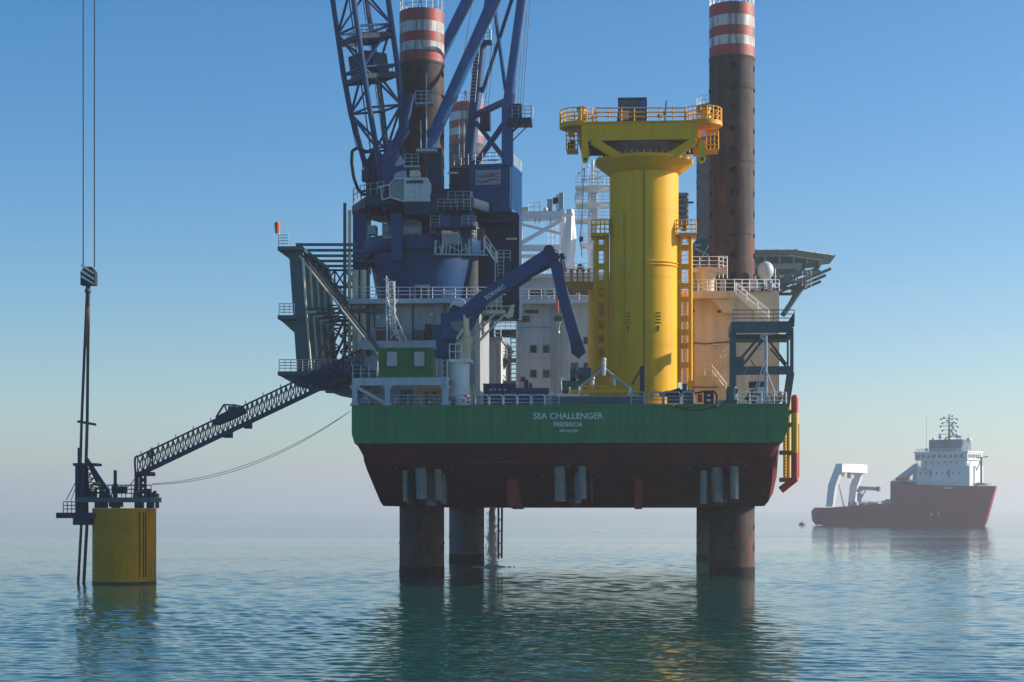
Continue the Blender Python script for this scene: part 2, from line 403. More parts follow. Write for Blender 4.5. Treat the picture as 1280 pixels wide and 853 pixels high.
# thruster guide plates, three sets of hanging curved shields
def hang(name, plates, lab):
    q = P(sum(p[0] for p in plates)/len(plates)+4, 600, 165)
    th = thing(name, lab, 'thruster', (q.x, 165, 8.8), 'thruster shields hanging under the stern')
    for (a, b, c, d, Y, mm) in plates:
        s_ = MB(); x0, x1 = X(a, Y), X(c, Y); z0, z1 = Z(d, a, Y), Z(b, a, Y); n = 6; vs = []
        lean = (a % 5 - 2)*0.05
        for zz, o in ((z0, lean), (z1, 0)):
            for k in range(n+1):
                f = k/n; vs.append((x0+(x1-x0)*f+o, Y-0.35*math.sin(math.pi*f)*(x1-x0), zz))
            for k in range(n, -1, -1):
                f = k/n; vs.append((x0+(x1-x0)*f+o, Y+2.2-0.2*math.sin(math.pi*f), zz))
        m_ = 2*(n+1); s_.add(vs, [(i, (i+1) % m_, m_+(i+1) % m_, m_+i) for i in range(m_)]+[tuple(range(m_-1,-1,-1)), tuple(range(m_,2*m_))])
        s_.build('guide_plate', M[mm], th)
    s_ = MB(); s_.tube((q.x, 166.5, 9.6), (q.x, 166.5, 7.3), 0.55, 12); s_.ball((q.x, 166.5, 7.5), 0.6, 1.3, 0.6); s_.build('thruster_pod', M['darkgrey'], th)
hang('stern_thruster', [(503,588,509,627,163.8,'nozzle'),(510,590,516,631,165,'darkgrey'),(519,585,532,624,163.4,'nozzle'),(532,590,543,632,165,'nozzle'),(543,587,551,626,163.8,'nozzle'),(551,591,556,630,165,'nozzle')],
     'set of six worn grey thruster shields under the port side of the stern')
hang('stern_thruster', [(693,583,706,627,163.6,'nozzle'),(703,584,707,622,165,'darkgrey'),(718,585,725,629,165,'grey'),(723,583,732,624,163.4,'nozzle'),(738,585,740,628,164.5,'darkgrey')],
     'worn thruster shields under the middle of the stern below the ship name')
hang('stern_thruster', [(876,588,884,630,163.6,'nozzle'),(889,582,903,628,164,'nozzle'),(902,590,909,628,165,'darkgrey'),(913,583,923,624,163.2,'nozzle')],
     'worn thruster shields under the starboard side of the stern with one bright plate')
# names on the transom
def hull_text(body, px, py, hpx, wpx):
    q = P(px, py, 160); mpp = 160/FPX
    text_mesh('ship_name' if hpx > 7 else ('home_port' if hpx > 5.5 else 'registration_number'), body, hpx*mpp*1.38, M['letter'], ship, (q.x, 159.97, q.z), 0.012, width=wpx*mpp)
hull_text('SEA CHALLENGER', 710, 520.5, 7.6, 87); hull_text('FREDERICIA', 710, 531, 5.6, 36); hull_text('IMO 9657052', 711, 539, 3.6, 23)
# deck
dk = MB(); dk.box(XC-HB+.05, XC+HB-.05, 160.05, 262, ZD, ZD+0.05); dk.build('deck', M['deck'], ship)

# ------------------------------------------------------------------ legs
def leg(x, y, ztop, lab, mm, phase=0):
    th = thing('jackup_spud', lab, 'leg', (x, y, -1), 'four tubular legs of the jack-up vessel')
    R = 2.25; hb = [ztop, ztop-1.22, ztop-2.27, ztop-3.25, ztop-4.15, ztop-5.25]
    for i in range(5):
        b = MB(); b.lathe((x,y,0), [(R, hb[i+1]), (R, hb[i])], 48); b.build('red_band' if i % 2 == 0 else 'white_band', M['bandred' if i % 2 == 0 else 'bandwhite'], th)
    b = MB(); zs = [-14, 0, 3, 6, 12, 20, 28, 36, 44, hb[5]]
    b.lathe((x,y,0), [(R, z) for z in zs], 48); body = b.build('leg_tube', M[mm], th)
    # pin holes, cut into the tube
    c = MB(); z = hb[5]-1.1+phase
    while z > 1.0:
        for a in (-90, -16, 90, 200):
            dv = V((math.cos(rad(a)), math.sin(rad(a)), 0)); q = V((x,y,z))
            c.tube(q+dv*(R-0.45), q+dv*(R+0.3), 0.34, 12)
        z -= 2.06
    cut = c.build('cutter', M['black'], th)
    md = body.modifiers.new('holes', 'BOOLEAN'); md.object = cut; md.operation = 'DIFFERENCE'; md.solver = 'EXACT'
    bpy.context.view_layer.update()
    me = bpy.data.meshes.new_from_object(body.evaluated_get(bpy.context.evaluated_depsgraph_get()))
    body.modifiers.clear(); body.data = me; bpy.data.objects.remove(cut)
    me.polygons.foreach_set('use_smooth', [True]*len(me.polygons)); me.set_sharp_from_angle(angle=rad(35))
    for zc in (hb[5]-0.05, 48.2, 41.0, 33.8, 3.2):
        b = MB(); b.lathe((x,y,0), [(R+.045, zc-.12), (R+.045, zc+.12)], 48, False); b.build('weld_band', M[mm], th)
    b = MB(); b.lathe((x,y,0), [(R+.03,-1.5),(R+.03,.35),(R+.02,.9)], 48, False); b.build('waterline_growth', M['weed'], th)
    b = MB(); pts = [V((x+(R-.05)*math.cos(t*math.pi/10), y+(R-.05)*math.sin(t*math.pi/10), ztop)) for t in range(21)]
    b.rail(pts, 1.05, 0.7, 0.03, 1); b.build('top_railing', M['galv'], th)
    b = MB(); q = V((x, y-1.4, ztop))
    b.tube(q+V((-.25,0,0)), q+V((0,0,1)), 0.04, 5); b.tube(q+V((.25,0,0)), q+V((0,0,1)), 0.04, 5); b.tube(q+V((0,0,.8)), q+V((0,0,1.5)), 0.14, 8)
    b.build('beacon', M['black'], th)
    return th
XL, XR = XC-15.5, XC+15.5
leg(XL, 180, 56.5, 'rusty tubular leg with red and white top behind the blue crane boom', 'leg')
leg(XR, 180, 56.5, 'tall rusty brown leg with worn red and white bands beside the yellow tower', 'leg', 0.0)
leg(XL-.3, 230, 58.5, 'far grey leg with red and white top seen through the blue crane gantry', 'leg2')
leg(XR+.3, 230, 57.8, 'far grey leg half hidden behind the rusty starboard leg', 'leg2')
# ------------------------------------------------------------------ main crane
cx, cy = XL, 180.0
crane = thing('main_crane', 'huge dark blue leg-encircling crane with lattice boom around the port leg', 'crane', (cx, cy, 26))
zc = lambda py: Z(py, 529, 180)
b = MB(); b.lathe((cx,cy,0), [(4.15, zc(405)), (4.2, zc(384)), (4.6, zc(368)), (5.15, zc(330)), (5.2, zc(322))], 56); tub = b.build('crane_tub', M['navy'], crane)
b = MB(); b.lathe((cx,cy,0), [(6.0, zc(322)), (6.15, zc(319)), (6.15, zc(305)), (5.9, zc(303))], 56); ring = b.build('slew_ring', M['navy'], crane)
b = MB(); b.lathe((cx,cy,0), [(3.6, zc(302.9)), (3.6, zc(268))], 40); b.build('inner_drum', M['navy2'], crane)
b = MB(); b.lathe((cx,cy,0), [(7.0, zc(268)), (7.1, zc(266)), (7.1, zc(257)), (6.9, zc(255))], 8); b.build('upper_deck', M['navy2'], crane)
for (a, y0, c, y1, Y, D) in ((441,264,458,338,178,3.2),(489,266,503,326,173.2,1.4),(576,266,588,322,174.5,1.5)):
    b = MB(); b.pbox(a, y0, c, y1, Y, D); b.build('column', M['navy'], crane)
# door in the tub: black box painted as the shade of its recess, with frame
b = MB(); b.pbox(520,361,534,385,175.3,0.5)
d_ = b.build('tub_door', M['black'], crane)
b = MB(); b.pbox(518,358,520,386,175.2,0.3); b.pbox(534,358,536,386,175.2,0.3); b.pbox(518,356,536,360,175.2,0.3); b.build('door_frame', M['grey'], d_)
# winches between the decks
for (px, py, r, w_) in ((516,289,0.95,1.5),(486,288,0.8,1.0)):
    q = P(px, py, 174.6); b = MB(); b.tube(q-V((w_/2,0,0)), q+V((w_/2,0,0)), r*.75, 14)
    for k in (-1, 0, 1): b.tube(q+V((k*w_/2-.06,0,0)), q+V((k*w_/2+.06,0,0)), r, 16)
    b.box(q.x-w_/2, q.x+w_/2, q.y-.5, q.y+.8, q.z-r-.1, q.z-r*.6); b.build('winch', M['grey'], crane)
b = MB(); b.pbox(505,275,522,284,174.8,1.2); b.pbox(460,282,470,293,176,1.2); b.each('motor_box', M['grey'], crane)
# decks, rails and gear round the slew ring
b = MB()
for r, z in ((6.1, zc(303)),):
    pts = [V((cx+r*math.cos(rad(a)), cy+r*math.sin(rad(a)), z)) for a in range(-75, 5, 10)]; b.rail(pts, 1.1, 0.7, 0.035, 2)
b.build('ring_railing', M['bluegrey'], crane)
b = MB()
pts = [V((cx+7*math.cos(rad(a)), cy+7*math.sin(rad(a)), zc(255))) for a in range(157, 247, 22)]; b.rail(pts, 1.15, 0.8, 0.04, 1); b.build('deck_railing', M['galv'], crane); b = MB()
pts = [P(560,255,173.6), P(588,255,173.6), P(588,255,177)]; b.rail(pts, 1.2, .8, .04, 2); b.build('deck_railing', M['galv'], crane)
# hanging access platform with rails (mid front) and stairs at right
b = MB(); b.pbox(538,283,594,285,172.6,1.5); b.pbox(551,262,587,264.5,172.6,2.0); b.build('access_platform', M['navy2'], crane)
b = MB()
for a, c, y in ((538,549,283),(577,594,283),(547,588,262)): b.rail([P(a,y,172.6), P(c,y,172.6)], 1.0, .6, .035, 2)
b.build('platform_railing', M['galv'], crane)
for (a, y0, c, y1, mm) in ((549,266,562,283,'blue'),(577,264,590,282,'blue'),(563,270,576,284,'navy'),(544,288,550,304,'navy2'),(552,292,575,305,'grey'),(596,286,604,298,'rust')):
    b = MB(); b.pbox(a,y0,c,y1,173.6,1.2); b.build('equipment_cabinet', M[mm], crane)
b = MB()
for k in range(14):
    px = 545+k*4.6; b.pt((px, 305-random.random()*14), (px+random.uniform(-2,2), 318), 173.6, random.choice((.05,.08,.13)), 6)
b.path([P(547,310,173.5),P(560,308,173.5),P(575,314,173.5),P(590,309,173.5),P(604,315,173.5)], .06); b.path([P(545,318,173.5),P(610,319,173.5)], .08)
b.build('hydraulic_pipework', M['bluegrey'], crane)
b = MB(); b.stair(P(606,306,174), P(620,327,174), 0.8, (0,1,0), .04); b.build('ring_stair', M['white'], crane)
b = MB(); b.ladder(P(626,313,173.8), P(626,346,173.8), 0.55); b.rail([P(622,326,173.6), P(638,326,173.6)], 1.0, .6, .035, 2); b.tube(P(619,315,173.6), P(619,352,173.6), .05); b.build('side_ladder', M['bluegrey'], crane)
for px, py in ((566,291.5),(639,298.5),(616,200),(566,216)):
    b = MB(); q = P(px,py,172.2); b.box(q.x-.5,q.x+.5,q.y,q.y+.3,q.z-.07,q.z+.07); b.build('light_bar', M['cream'], crane)
# boom foot and lattice boom: square lattice turned toward the monopile
hd = V((-.78,-.62,0)).normalized(); cr = V((.62,-.78,0))
B0 = P(484, 236, 177.0); B1 = P(450.5, 0, 174.0)
ax = (B1-B0).normalized(); top_t = (80-B0.z)/ax.z; B2 = B0+ax*top_t
dpt = (cr.cross(ax)).normalized()*1.95; wid = cr*1.95
boom = MB(); tb = 0.0
cor = [(-1,-1),(1,-1),(1,1),(-1,1)]
lat = MB(); L0 = 3.9
def cpt(i, s_): k = min(1.0, 0.55+s_*0.05); return B0+ax*s_+(wid*cor[i][0]+dpt*cor[i][1])*k
n = int(top_t/L0)+1
chord = MB()
for i in range(4):
    for k in range(n): chord.tube(cpt(i, top_t*k/n), cpt(i, top_t*(k+1)/n), 0.27, 10)
bm_ = chord.build('boom_chord', M['navy'], crane)
for i in range(4):
    j = (i+1) % 4
    for k in range(n):
        p, q, r_, s_ = cpt(i, top_t*k/n), cpt(i, top_t*(k+1)/n), cpt(j, top_t*k/n), cpt(j, top_t*(k+1)/n)
        if (k+i) % 2: lat.tube(p, s_, 0.13, 7)
        else: lat.tube(r_, q, 0.13, 7)
        lat.tube(p, r_, 0.12, 7)
lat.build('boom_lacing', M['navy'], crane)
# luffing fly jib above, reaching out over the monopile
tip = V((X(111,158.0), 158.0, 103.0)); fj = MB(); e_ = (tip-B2); n = 9
sec = lambda i, f: B2+e_*f+(wid*cor[i][0]+V((0,0,1.5))*cor[i][1])*(1-.8*f)
for i in range(4):
    fj.tube(sec(i,0), sec(i,1), .2, 8)
    for k in range(n): fj.tube(sec(i,k/n), sec((i+1)%4,(k+1)/n), .09, 6); fj.tube(sec(i,k/n), sec((i+1)%4,k/n), .09, 6)
fj.tube(tip-cr*.8, tip+cr*.8, .9, 18); fj.build('fly_jib', M['navy'], crane)
# platforms, winch box and ladders inside the boom
for py, pl, pr in ((66,431,494),(112,440,505)):
    s0 = (zc(py)-B0.z)/ax.z; f_ = MB(); c0 = B0+ax*s0
    for i in range(4): f_.beam(cpt(i,s0), cpt((i+1)%4,s0), .3, .45)
    f_.obox(c0, wid*.55, dpt.normalized()*1.8, ax*.05); pf = f_.build('boom_platform', M['navy2'], crane)
    r_ = MB(); r_.rail([c0+wid*.6-dpt*.9+ax*.1, c0+wid*.6+dpt*.9+ax*.1, c0-wid*.5+dpt*.9+ax*.1], 1.0, .6, .035, 2); r_.build('platform_rail', M['galv'], pf)
s0 = (zc(98)-B0.z)/ax.z; c0 = B0+ax*s0
b = MB(); b.obox(c0-wid*.1, cr*1.7, V((hd.x,hd.y,0))*1.2, ax*1.15); b.tube(c0-cr*1.9, c0+cr*1.9, .75, 14); b.build('boom_winch', M['navy2'], crane)
b = MB()
for o in (-.6, -.25, .15): b.tube(B0+ax*3+wid*(-.45)+hd*(.6+o), B0+ax*top_t*.98+wid*(-.45)+hd*(.6+o), .07, 5)
b.ladder(B0+ax*3+wid*-.1-hd*.6, B0+ax*top_t*.9+wid*-.1-hd*.6, .6, cr, .5, .04); b.build('boom_ladder', M['navy2'], crane)
b = MB()
for i in (-1, 1):
    q = B0+cr*i*1.55-ax*2.0; b.prism([q+hd*-1.5-V((0,0,.6)), q+hd*1.7-V((0,0,.6)), q+hd*1.3+ax*4.5, q-hd*.2+ax*6.5, q-hd*1.3+ax*4.5], cr*.35)
b.tube(B0-cr*2-ax*1.2, B0+cr*2-ax*1.2, .5, 12); b.obox(B0-ax*.3, cr*1.5, hd*1.0, ax*1.8); b.build('boom_foot', M['navy'], crane)
# hydraulic ram of the boom (leaning big cylinder at right of the foot)
b = MB(); b.pt((487,196),(507,160),175.5,.55,12); b.pt((503,168),(514,118),175.5,.4,12); b.each('boom_stop_ram', M['navy'], crane)
# winch basket and slack hose at the left of the boom
b = MB(); b.pbox(452,212,461,226,175.0,1.0); b.build('hose_reel_box', M['navy2'], crane)
b = MB(); b.rail([P(453,212,174.8), P(466,212,174.8)], 1.0, .5, .035, 2); b.ladder(P(441,148,174.6), P(449,186,174.6), .55); b.build('reel_railing', M['navy2'], crane)
b = MB(); b.path([P(458,190,175),P(447,185,175),P(440,189,175),P(439.5,204,175),P(442,222,175),P(447,236,175),P(454,244,175),P(460,242,175),P(463,237,175)], .16, 8); b.tube(P(451,240,175),P(459,238,175),.12); b.tube(P(451.5,242,175),P(451.5,262,175),.05); b.build('slack_hose', M['black'], crane)
# operator cab
b = MB(); b.pprism([(505,222),(534,222),(536,227),(536,252),(505,252)], 172.2, 2.8); cab = b.build('operator_cab', M['offwhite'], crane)
b = MB(); q = [P(505,223,172.25),P(505,252,172.25),P(487,247,173.5),P(487,231,173.5),P(493,224,173.0)]; b.prism(q, (0,1.4,0)); b.build('cab_glazing', M['paleglass'], cab)
b = MB()
for s_, e2 in (((505,223,172.2),(493,224,172.9)),((493,224,172.9),(487,231,173.4)),((487,231,173.4),(488,247,173.4)),((488,247,173.4),(505,252,172.2)),((487,231,173.4),(473,234,174.2)),((476,234,174),(478,250,174)),((478,250,174),(488,247,173.4))): b.tube(P(*s_),P(*e2),.07,5)
b.rail([P(507,252,172.0),P(524,252,172.0)], 1.0,.6,.03,1); b.tube(P(521,226,172.1),P(521,252,172.1),.05); b.build('cab_frame', M['white'], cab)
b = MB(); b.pbox(512,213,524,221,173,1.5); b.build('cab_air_conditioner', M['cream'], cab)
b = MB(); b.box(*(lambda p: (p.x, p.x+1.6, p.y-.05, p.y+.05, p.z-.12, p.z+.12))(P(508,227.5,172.1))); b.build('cab_wiper_panel', M['black'], cab)
b = MB(); b.pbox(505,252.5,545,268,172.3,4); b.build('cab_support', M['navy2'], crane)
# machinery house, corrugated blue panels; turned a little to the right
e1 = V((math.cos(rad(-8)), math.sin(rad(-8)), 0)); e2 = V((math.sin(rad(8)), math.cos(rad(8)), 0))
A = P(587, 264, 180.5); A.z = 0; h0, h1 = Z(263,612,180), Z(206,612,180)
wd, dp = 4.25, 5.2
def corr(mb, o, d, ln, nrm, z0, z1, nrib):
    "trapezoid-corrugated sheet along d from o, ribs standing out along nrm"
    pts = []
    for k in range(nrib):
        for f, h in ((0,0),(.25,0),(.35,1),(.75,1),(.85,0)): pts.append(o+d*ln*(k+f)/nrib+nrm*0.07*h)
    pts.append(o+d*ln); n = len(pts); vs = [V((q.x,q.y,z0)) for q in pts]+[V((q.x,q.y,z1)) for q in pts]
    mb.add(vs, [(i, i+1, n+i+1, n+i) for i in range(n-1)])
b = MB(); b.obox(A+e1*wd/2+e2*dp/2+V((0,0,(h0+h1)/2)), e1*wd/2*.985, e2*dp/2*.985, V((0,0,(h1-h0)/2))); house = b.build('machinery_house', M['navy'], crane)
b = MB(); corr(b, A, e1, wd, -e2, h0+.15, h1-.1, 17); b.build('corrugated_panel', M['blue'], house)
b = MB(); corr(b, A+e1*wd, e2, dp, e1, h0+.15, h1-.1, 18); b.build('corrugated_panel', M['blue'], house)
b = MB(); b.obox(A+e1*wd/2+e2*dp/2+V((0,0,h0)), e1*(wd/2+.12), e2*(dp/2+.12), V((0,0,.15))); b.obox(A+e1*wd/2+e2*dp/2+V((0,0,h1)), e1*(wd/2+.12), e2*(dp/2+.12), V((0,0,.1))); b.each('house_trim', M['blue'], house)
b = MB(); t_ = V((0,0,h1+.1)); b.rail([A-e1*1.6+t_, A+e1*wd+t_, A+e1*wd+e2*dp+t_], 1.15, .75, .035, 2); b.build('roof_railing', M['galv'], house)
sc_ = A+e1*1.95-e2*.13; z0, z1 = Z(231,611,180), Z(212.5,611,180)
b = MB(); b.obox(sc_+V((0,0,(z0+z1)/2)), e1*1.3, e2*.04, V((0,0,(z1-z0)/2))); sign = b.build('builder_sign', M['shutter'], house)
text_mesh('sign_lettering', 'GustoMSC', .62, M['magenta'], sign, sc_-e2*.06+V((0,0,z0+(z1-z0)*.62)), .01, (math.pi/2,0,rad(-8)), width=2.25)
b = MB()
for k in range(16):
    f0, f1 = k/16, (k+1)/16; wv = lambda f: z0+(z1-z0)*(.27-.09*math.sin(2*math.pi*f))
    b.beam(sc_-e2*.055+e1*(2.3*f0-1.15)+V((0,0,wv(f0))), sc_-e2*.055+e1*(2.3*f1-1.15)+V((0,0,wv(f1))), .02, .13*(1-abs(f0-.4)))
b.build('sign_wave', M['navy2'], sign)
b = MB(); b.pbox(563,210,587,266,181.2,4); b.build('house_annex', M['navy2'], crane)
b = MB(); b.obox(V((X(624,180), 181.2, (zc(402)+h0)/2-.05)), e1*2.05, e2*1.0, V((0,0,(h0-zc(402))/2-.2))); b.build('lower_machinery_block', M['navy2'], crane)
b = MB()
for px in (641,646): b.pbox(px,268,px+3,398,179.6,.3)
b.pbox(596,273,640,277,179.4,.6); b.pbox(602,275,645,278,178.9,.3); b.each('cable_tray', M['navy2'], crane)
# gantry (A-frame)
N1, F1 = 177.0, 186.0
b = MB(); b.tube(P(533,190,N1), P(669,-115,N1), .64, 12); b.build('gantry_strut', M['blue'], crane)
b = MB(); b.tube(P(500,172,F1), P(623,-78,F1), .62, 12); b.build('gantry_strut', M['blue'], crane)
b = MB(); b.tube(P(586,205,F1), P(601,56,F1), .62, 12); b.tube(P(601,56,F1), P(623,-78,F1), .36, 10); b.build('gantry_mast', M['navy'], crane)
b = MB(); b.tube(P(634,140,N1), P(669,-115,N1), .56, 12); b.pbox(627,132,641,206,N1-.4,1.1); b.build('gantry_mast', M['blue'], crane)
b = MB(); b.pt((597,143),(640,123),F1,.36,9,N1); b.pt((646,-20),(603,115),N1,.2,8,F1); b.pt((614,-20),(632,112),F1,.2,8,N1); b.pt((594,152),(632,200),F1,.25,8,N1); b.pt((632,152),(596,203),N1,.3,8,F1); b.pt((669,-115),(623,-78),N1,.3,8,F1)
b.each('gantry_brace', M['navy'], crane)
b = MB(); b.pbox(599,50,614,53,184.5,1.4); b.pbox(634,147,664,154,175.6,2.2); b.pt((641,176),(662,155),176,.06); b.pt((640,165),(655,152),176,.12); b.each('gantry_platform', M['navy2'], crane)
b = MB(); b.rail([P(600,50,184.5),P(614,50,184.5),P(614,50,185.9)], 1.1,.5,.035,2); b.rail([P(640,147,175.6),P(664,147,175.6),P(666,147,177.8)],1.1,.7,.035,2); b.path([P(612,50,184.5),P(612,25,184.5),P(608,23,184.5)],.05); b.build('gantry_railing', M['galv'], crane)
b = MB(); q = P(647,142,176.6); b.tube(q-V((.4,0,0)),q+V((.4,0,0)),.95,18); q = P(607,152,181); b.tube(q-V((.5,0,0)),q+V((.5,0,0)),1.0,18); b.each('gantry_sheave', M['navy2'], crane)
b = MB(); b.ladder(P(590,128,183), P(596,58,183), .6); b.ladder(P(577,205,183),P(577,150,183),.5); b.build('gantry_ladder', M['bluegrey'], crane)
b = MB()
for k, (a, c) in enumerate((((657,-110),(643,138)),((662,-110),(647,136)),((667,-110),(650,134)),((670,-110),(653,138)),((628,-60),(605,140)),((630,-60),(609,142)),((592,-10),(570,132)))): b.pt(a, c, 178.5 if k < 4 else 182, .03, 4)
b.each('luffing_wire', M['wire'], crane)
b = MB(); b.pt((533,92),(533,185),176,.06); b.pt((526,150),(526,185),176,.05); b.rail([P(519,128,176),P(541,128,176)],1.1,.6,.035,2); b.pbox(519,128,541,130,176,1.0); b.pbox(520,186,545,189,173,1.2); b.rail([P(506,207,173.5),P(523,207,173.5)],1.1,.6,.035,2); b.pbox(505,207,524,209,173.5,1.2); b.build('service_walkway', M['bluegrey'], crane)
b = MB(); b.pbox(534,185,552,240,174.5,.9); b.pbox(545,236,588,264,175.5,2.5); b.each('winch_housing', M['navy2'], crane)
# hoisting tackle over the monopile
hk = thing('hook_block', 'black and white striped hook block hanging on two wires above the monopile', 'hook block', P(110,357,158))
b = MB(); b.pprism([(100.5,356.5),(118.5,356.5),(118.5,340),(114,333.5),(105,333.5),(100.5,340)],157.6,.8); b.build('block_housing', M['black'], hk)
for k in range(3):
    y = 352-k*7; s_ = MB(); s_.prism([P(101.5,y-5,157.585),P(101.5,y-8.5,157.585),P(117.5,y+2.5,157.585),P(117.5,y+5.5 if y+5.5 < 356 else 356,157.585)][::-1],(0,.03,0)); s_.build('white_stripe', M['letter'], hk)
b = MB(); b.tube(P(104,334,158), V((X(104,158),158,103)), .055, 5); b.tube(P(118,334,158), V((X(118,158),158,103)), .055, 5); b.build('hoist_wire', M['wire'], hk)
b = MB(); b.pt((110,356),(110,363),158,.22,8); b.ball(P(110,364,158),.3); b.build('hook', M['darkgrey'], hk)
sg = thing('lifting_slings', 'long dark slings with an orange sleeve hanging from the hook block', 'slings', P(107,528,158))
b = MB(); b.path([P(109,362,158),P(106,430,158),P(102,528,158)],.13,6); b.path([P(111,362,158),P(110,430,158),P(109,528,158)],.14,6); b.build('sling', M['wire'], sg)
b = MB(); b.pt((109.2,384),(107.6,434),157.95,.22,8,r2=.2); b.build('sling_sleeve', M['rust'], sg)
b = MB(); b.pt((97,527),(120,531),158,.13,6); b.build('spreader_rod', M['darkgrey'], sg)
b = MB(); b.path([P(102,528,158),P(100.5,580,158),P(102,650,158),P(97.5,732,158)],.13,6); b.path([P(109,528,158),P(107.5,580,158),P(109,650,158),P(104.5,733,158)],.15,6); b.build('guide_rod', M['darkgrey'], sg)
# ------------------------------------------------------------------ blade rack over the port side
Y0 = 166.0; NF, DF = 5, 3.7
rack = thing('outboard_rack', 'teal steel rack of five frames standing out over the port side of the hull', 'rack', P(400,470,Y0))
for k in range(NF):
    o = V((0, DF*k, 0)); mm = M['teal'] if k == 0 else M['tealpale']
    b = MB(); p = [P(361,312,Y0),P(377,312,Y0),P(388,478,Y0),P(372,478,Y0)]
    b.prism([q+o for q in p], (0,1.1,0)); fr = b.build('rack_post', mm, rack)
    b = MB(); b.tube(P(378,322,Y0-.1)+o, P(382,381,Y0-.1)+o, .1, 6); b.tube(P(383,391,Y0-.1)+o, P(389,462,Y0-.1)+o, .1, 6); b.tube(P(383,391,Y0-.1)+o, P(395,390,Y0-.1)+o, .1, 6); b.build('post_pipe', M['pipe'], fr)
    b = MB(); b.beam(P(370,306,Y0+.5)+o, P(447,306,Y0+.5)+o, .3, .24); b.build('top_beam', M['teal'], fr)
    b = MB(); b.beam(P(380,386,Y0+.5)+o, P(432,386,Y0+.5)+o, .3, .22); b.build('middle_beam', M['darkgrey'], fr)
    b = MB(); b.tube(P(374,320,Y0)+o, P(474,446,Y0)+o, .09, 7); b.build('long_diagonal', M['pipe'], fr)
    b = MB(); b.tube(P(377,318,Y0+.3)+o, P(477,444,Y0+.3)+o, .08, 7); b.build('long_diagonal', M['darkgrey'], fr)
    b = MB(); b.tube(P(388,470,Y0+.4)+o, P(425,388,Y0+.4)+o, .13, 6); b.build('short_diagonal', M['black'] if k != 1 else M['rust'], fr)
    if k == 0:
        b = MB(); b.pprism([(349,313),(375,313),(375,330),(366,328)], Y0+.1, 1.0); b.pprism([(349,399),(372,399),(376,418),(369,417)], Y0+.1, 1.0); b.pprism([(348,469),(372,469),(386,486),(374,484)], Y0+.1, 1.0); b.each('bracket', M['teal'], fr)
b = MB()
for y, x1, d_ in ((313,378,14.5),(399,374,14.5),(469,470,14.5)): b.pbox(347,y-5,x1,y,Y0-.6,d_ if x1 < 400 else 14.5)
b.pprism([(392,470),(441,468),(441,494),(404,487)], Y0+.5, 10); b.build('rack_platform', M['teal'], rack)
b = MB()
for y, x1 in ((308,360),(394,368),(464,466)):
    b.rail([P(349,y,Y0+10),P(349,y,Y0-.5),P(x1,y,Y0-.5)], 1.05, .55, .035, 3)
b.build('platform_railing', M['galv'], rack)
b = MB()                                                  # lattice between the frames, far side
for py in (334,349): pass
b.zig(P(405,338,180),P(445,338,180),P(405,359,180),P(445,359,180),3,.09,True); b.tube(P(405,338,180),P(445,338,180),.12); b.tube(P(405,359,180),P(445,359,180),.16); b.build('back_lattice', M['teal'], rack); b = MB()
b.zig(P(404,382,180),P(404,470,180),P(425,382,180),P(425,470,180),5,.08,True); b.build('back_lattice', M['teal'], rack); b = MB(); b.zig(P(425,400,181),P(425,480,181),P(446,400,181),P(446,480,181),4,.09,True)
b.zig(P(440,396,176),P(476,396,176),P(452,440,176),P(476,440,176),3,.16,True); b.build('back_lattice', M['teal'], rack)
for px, y0, y1, r, mm in ((431,254,484,.16,'darkgrey'),(437,263,484,.17,'pipe'),(444.5,338,484,.33,'pipe'),(450,338,484,.12,'black'),(454.5,338,484,.33,'pipe'),(460.5,338,484,.16,'darkgrey')):
    b = MB(); b.pt((px,y1),(px,y0),172,r,10); b.build('upright_pipe', M[mm], rack)
b = MB(); b.pbox(424,386,478,391,171.5,4); b.build('crane_walkway', M['teal'], rack)
b = MB(); b.rail([P(425,386,171.5),P(475,386,171.5)],1.05,.9,.03,2); b.build('walkway_railing', M['galv'], rack)
b = MB()
for i in range(26):
    px = random.uniform(392,470); b.pbox(px, random.uniform(458,464), px+random.uniform(2,6), 469, 167+random.random()*3, .5)
b.path([P(378,476,167.5),P(400,468,167),P(430,474,167),P(460,462,167)],.1); b.pbox(454,446,472,469,168,2); b.each('rack_equipment', M['grey'], rack)
ws = thing('windsock', 'small limp orange windsock on a pole at the top of the teal rack', 'windsock', P(348,306,166))
b = MB(); b.pt((348.5,308),(348,277),166,.05,6); b.build('pole', M['white'], ws)
b = MB(); b.lathe(P(346.5,292,166), [(.17,0),(.24,.4),(.27,.95),(.2,1.05)], 10); b.build('sock', M['orange'], ws)

# ------------------------------------------------------------------ houses round the legs
def house_box(b, a, y0, c, y1, Y, D): b.pbox(a, y0, c, y1, Y, D)
ph = thing('port_jacking_house', 'grey jacking house on deck below the blue crane', 'deckhouse', P(515,507,172))
b = MB(); b.pbox(441,379,594,508,172,16); b.build('house_wall', M['grey'], ph)
b = MB(); b.pbox(436,373,640,379,170.6,4); b.pbox(447,426,553,437,170.5,1.5); b.build('gallery_slab', M['bluegrey'], ph)
b = MB(); b.rail([P(441,373,170.7),P(555,373,170.7),P(640,373,170.7)],1.05,1.1,.035,2); b.pbox(556,366.5,566,368.5,170.7,.2); b.build('gallery_railing', M['white'], ph)
b = MB()
for px in (478,500,522,540): b.pbox(px,382,px+1,425,171.9,.2)
b.each('wall_stiffener', M['grey'], ph)
for a,y0,c,y1,mm in ((447,415,452,428,'white'),(470,413,489,426,'rust'),(497,412,503,426,'galv'),(517,413,530,426,'darkgrey'),(531,405,538,424,'black'),(540,406,550,424,'navy'),(512,366,516,371,'redbuoy'),(487,418,500,427,'darkgrey')):
    b = MB(); b.pbox(a,y0,c,y1,170.9,.8); b.build('wall_cabinet', M[mm], ph)
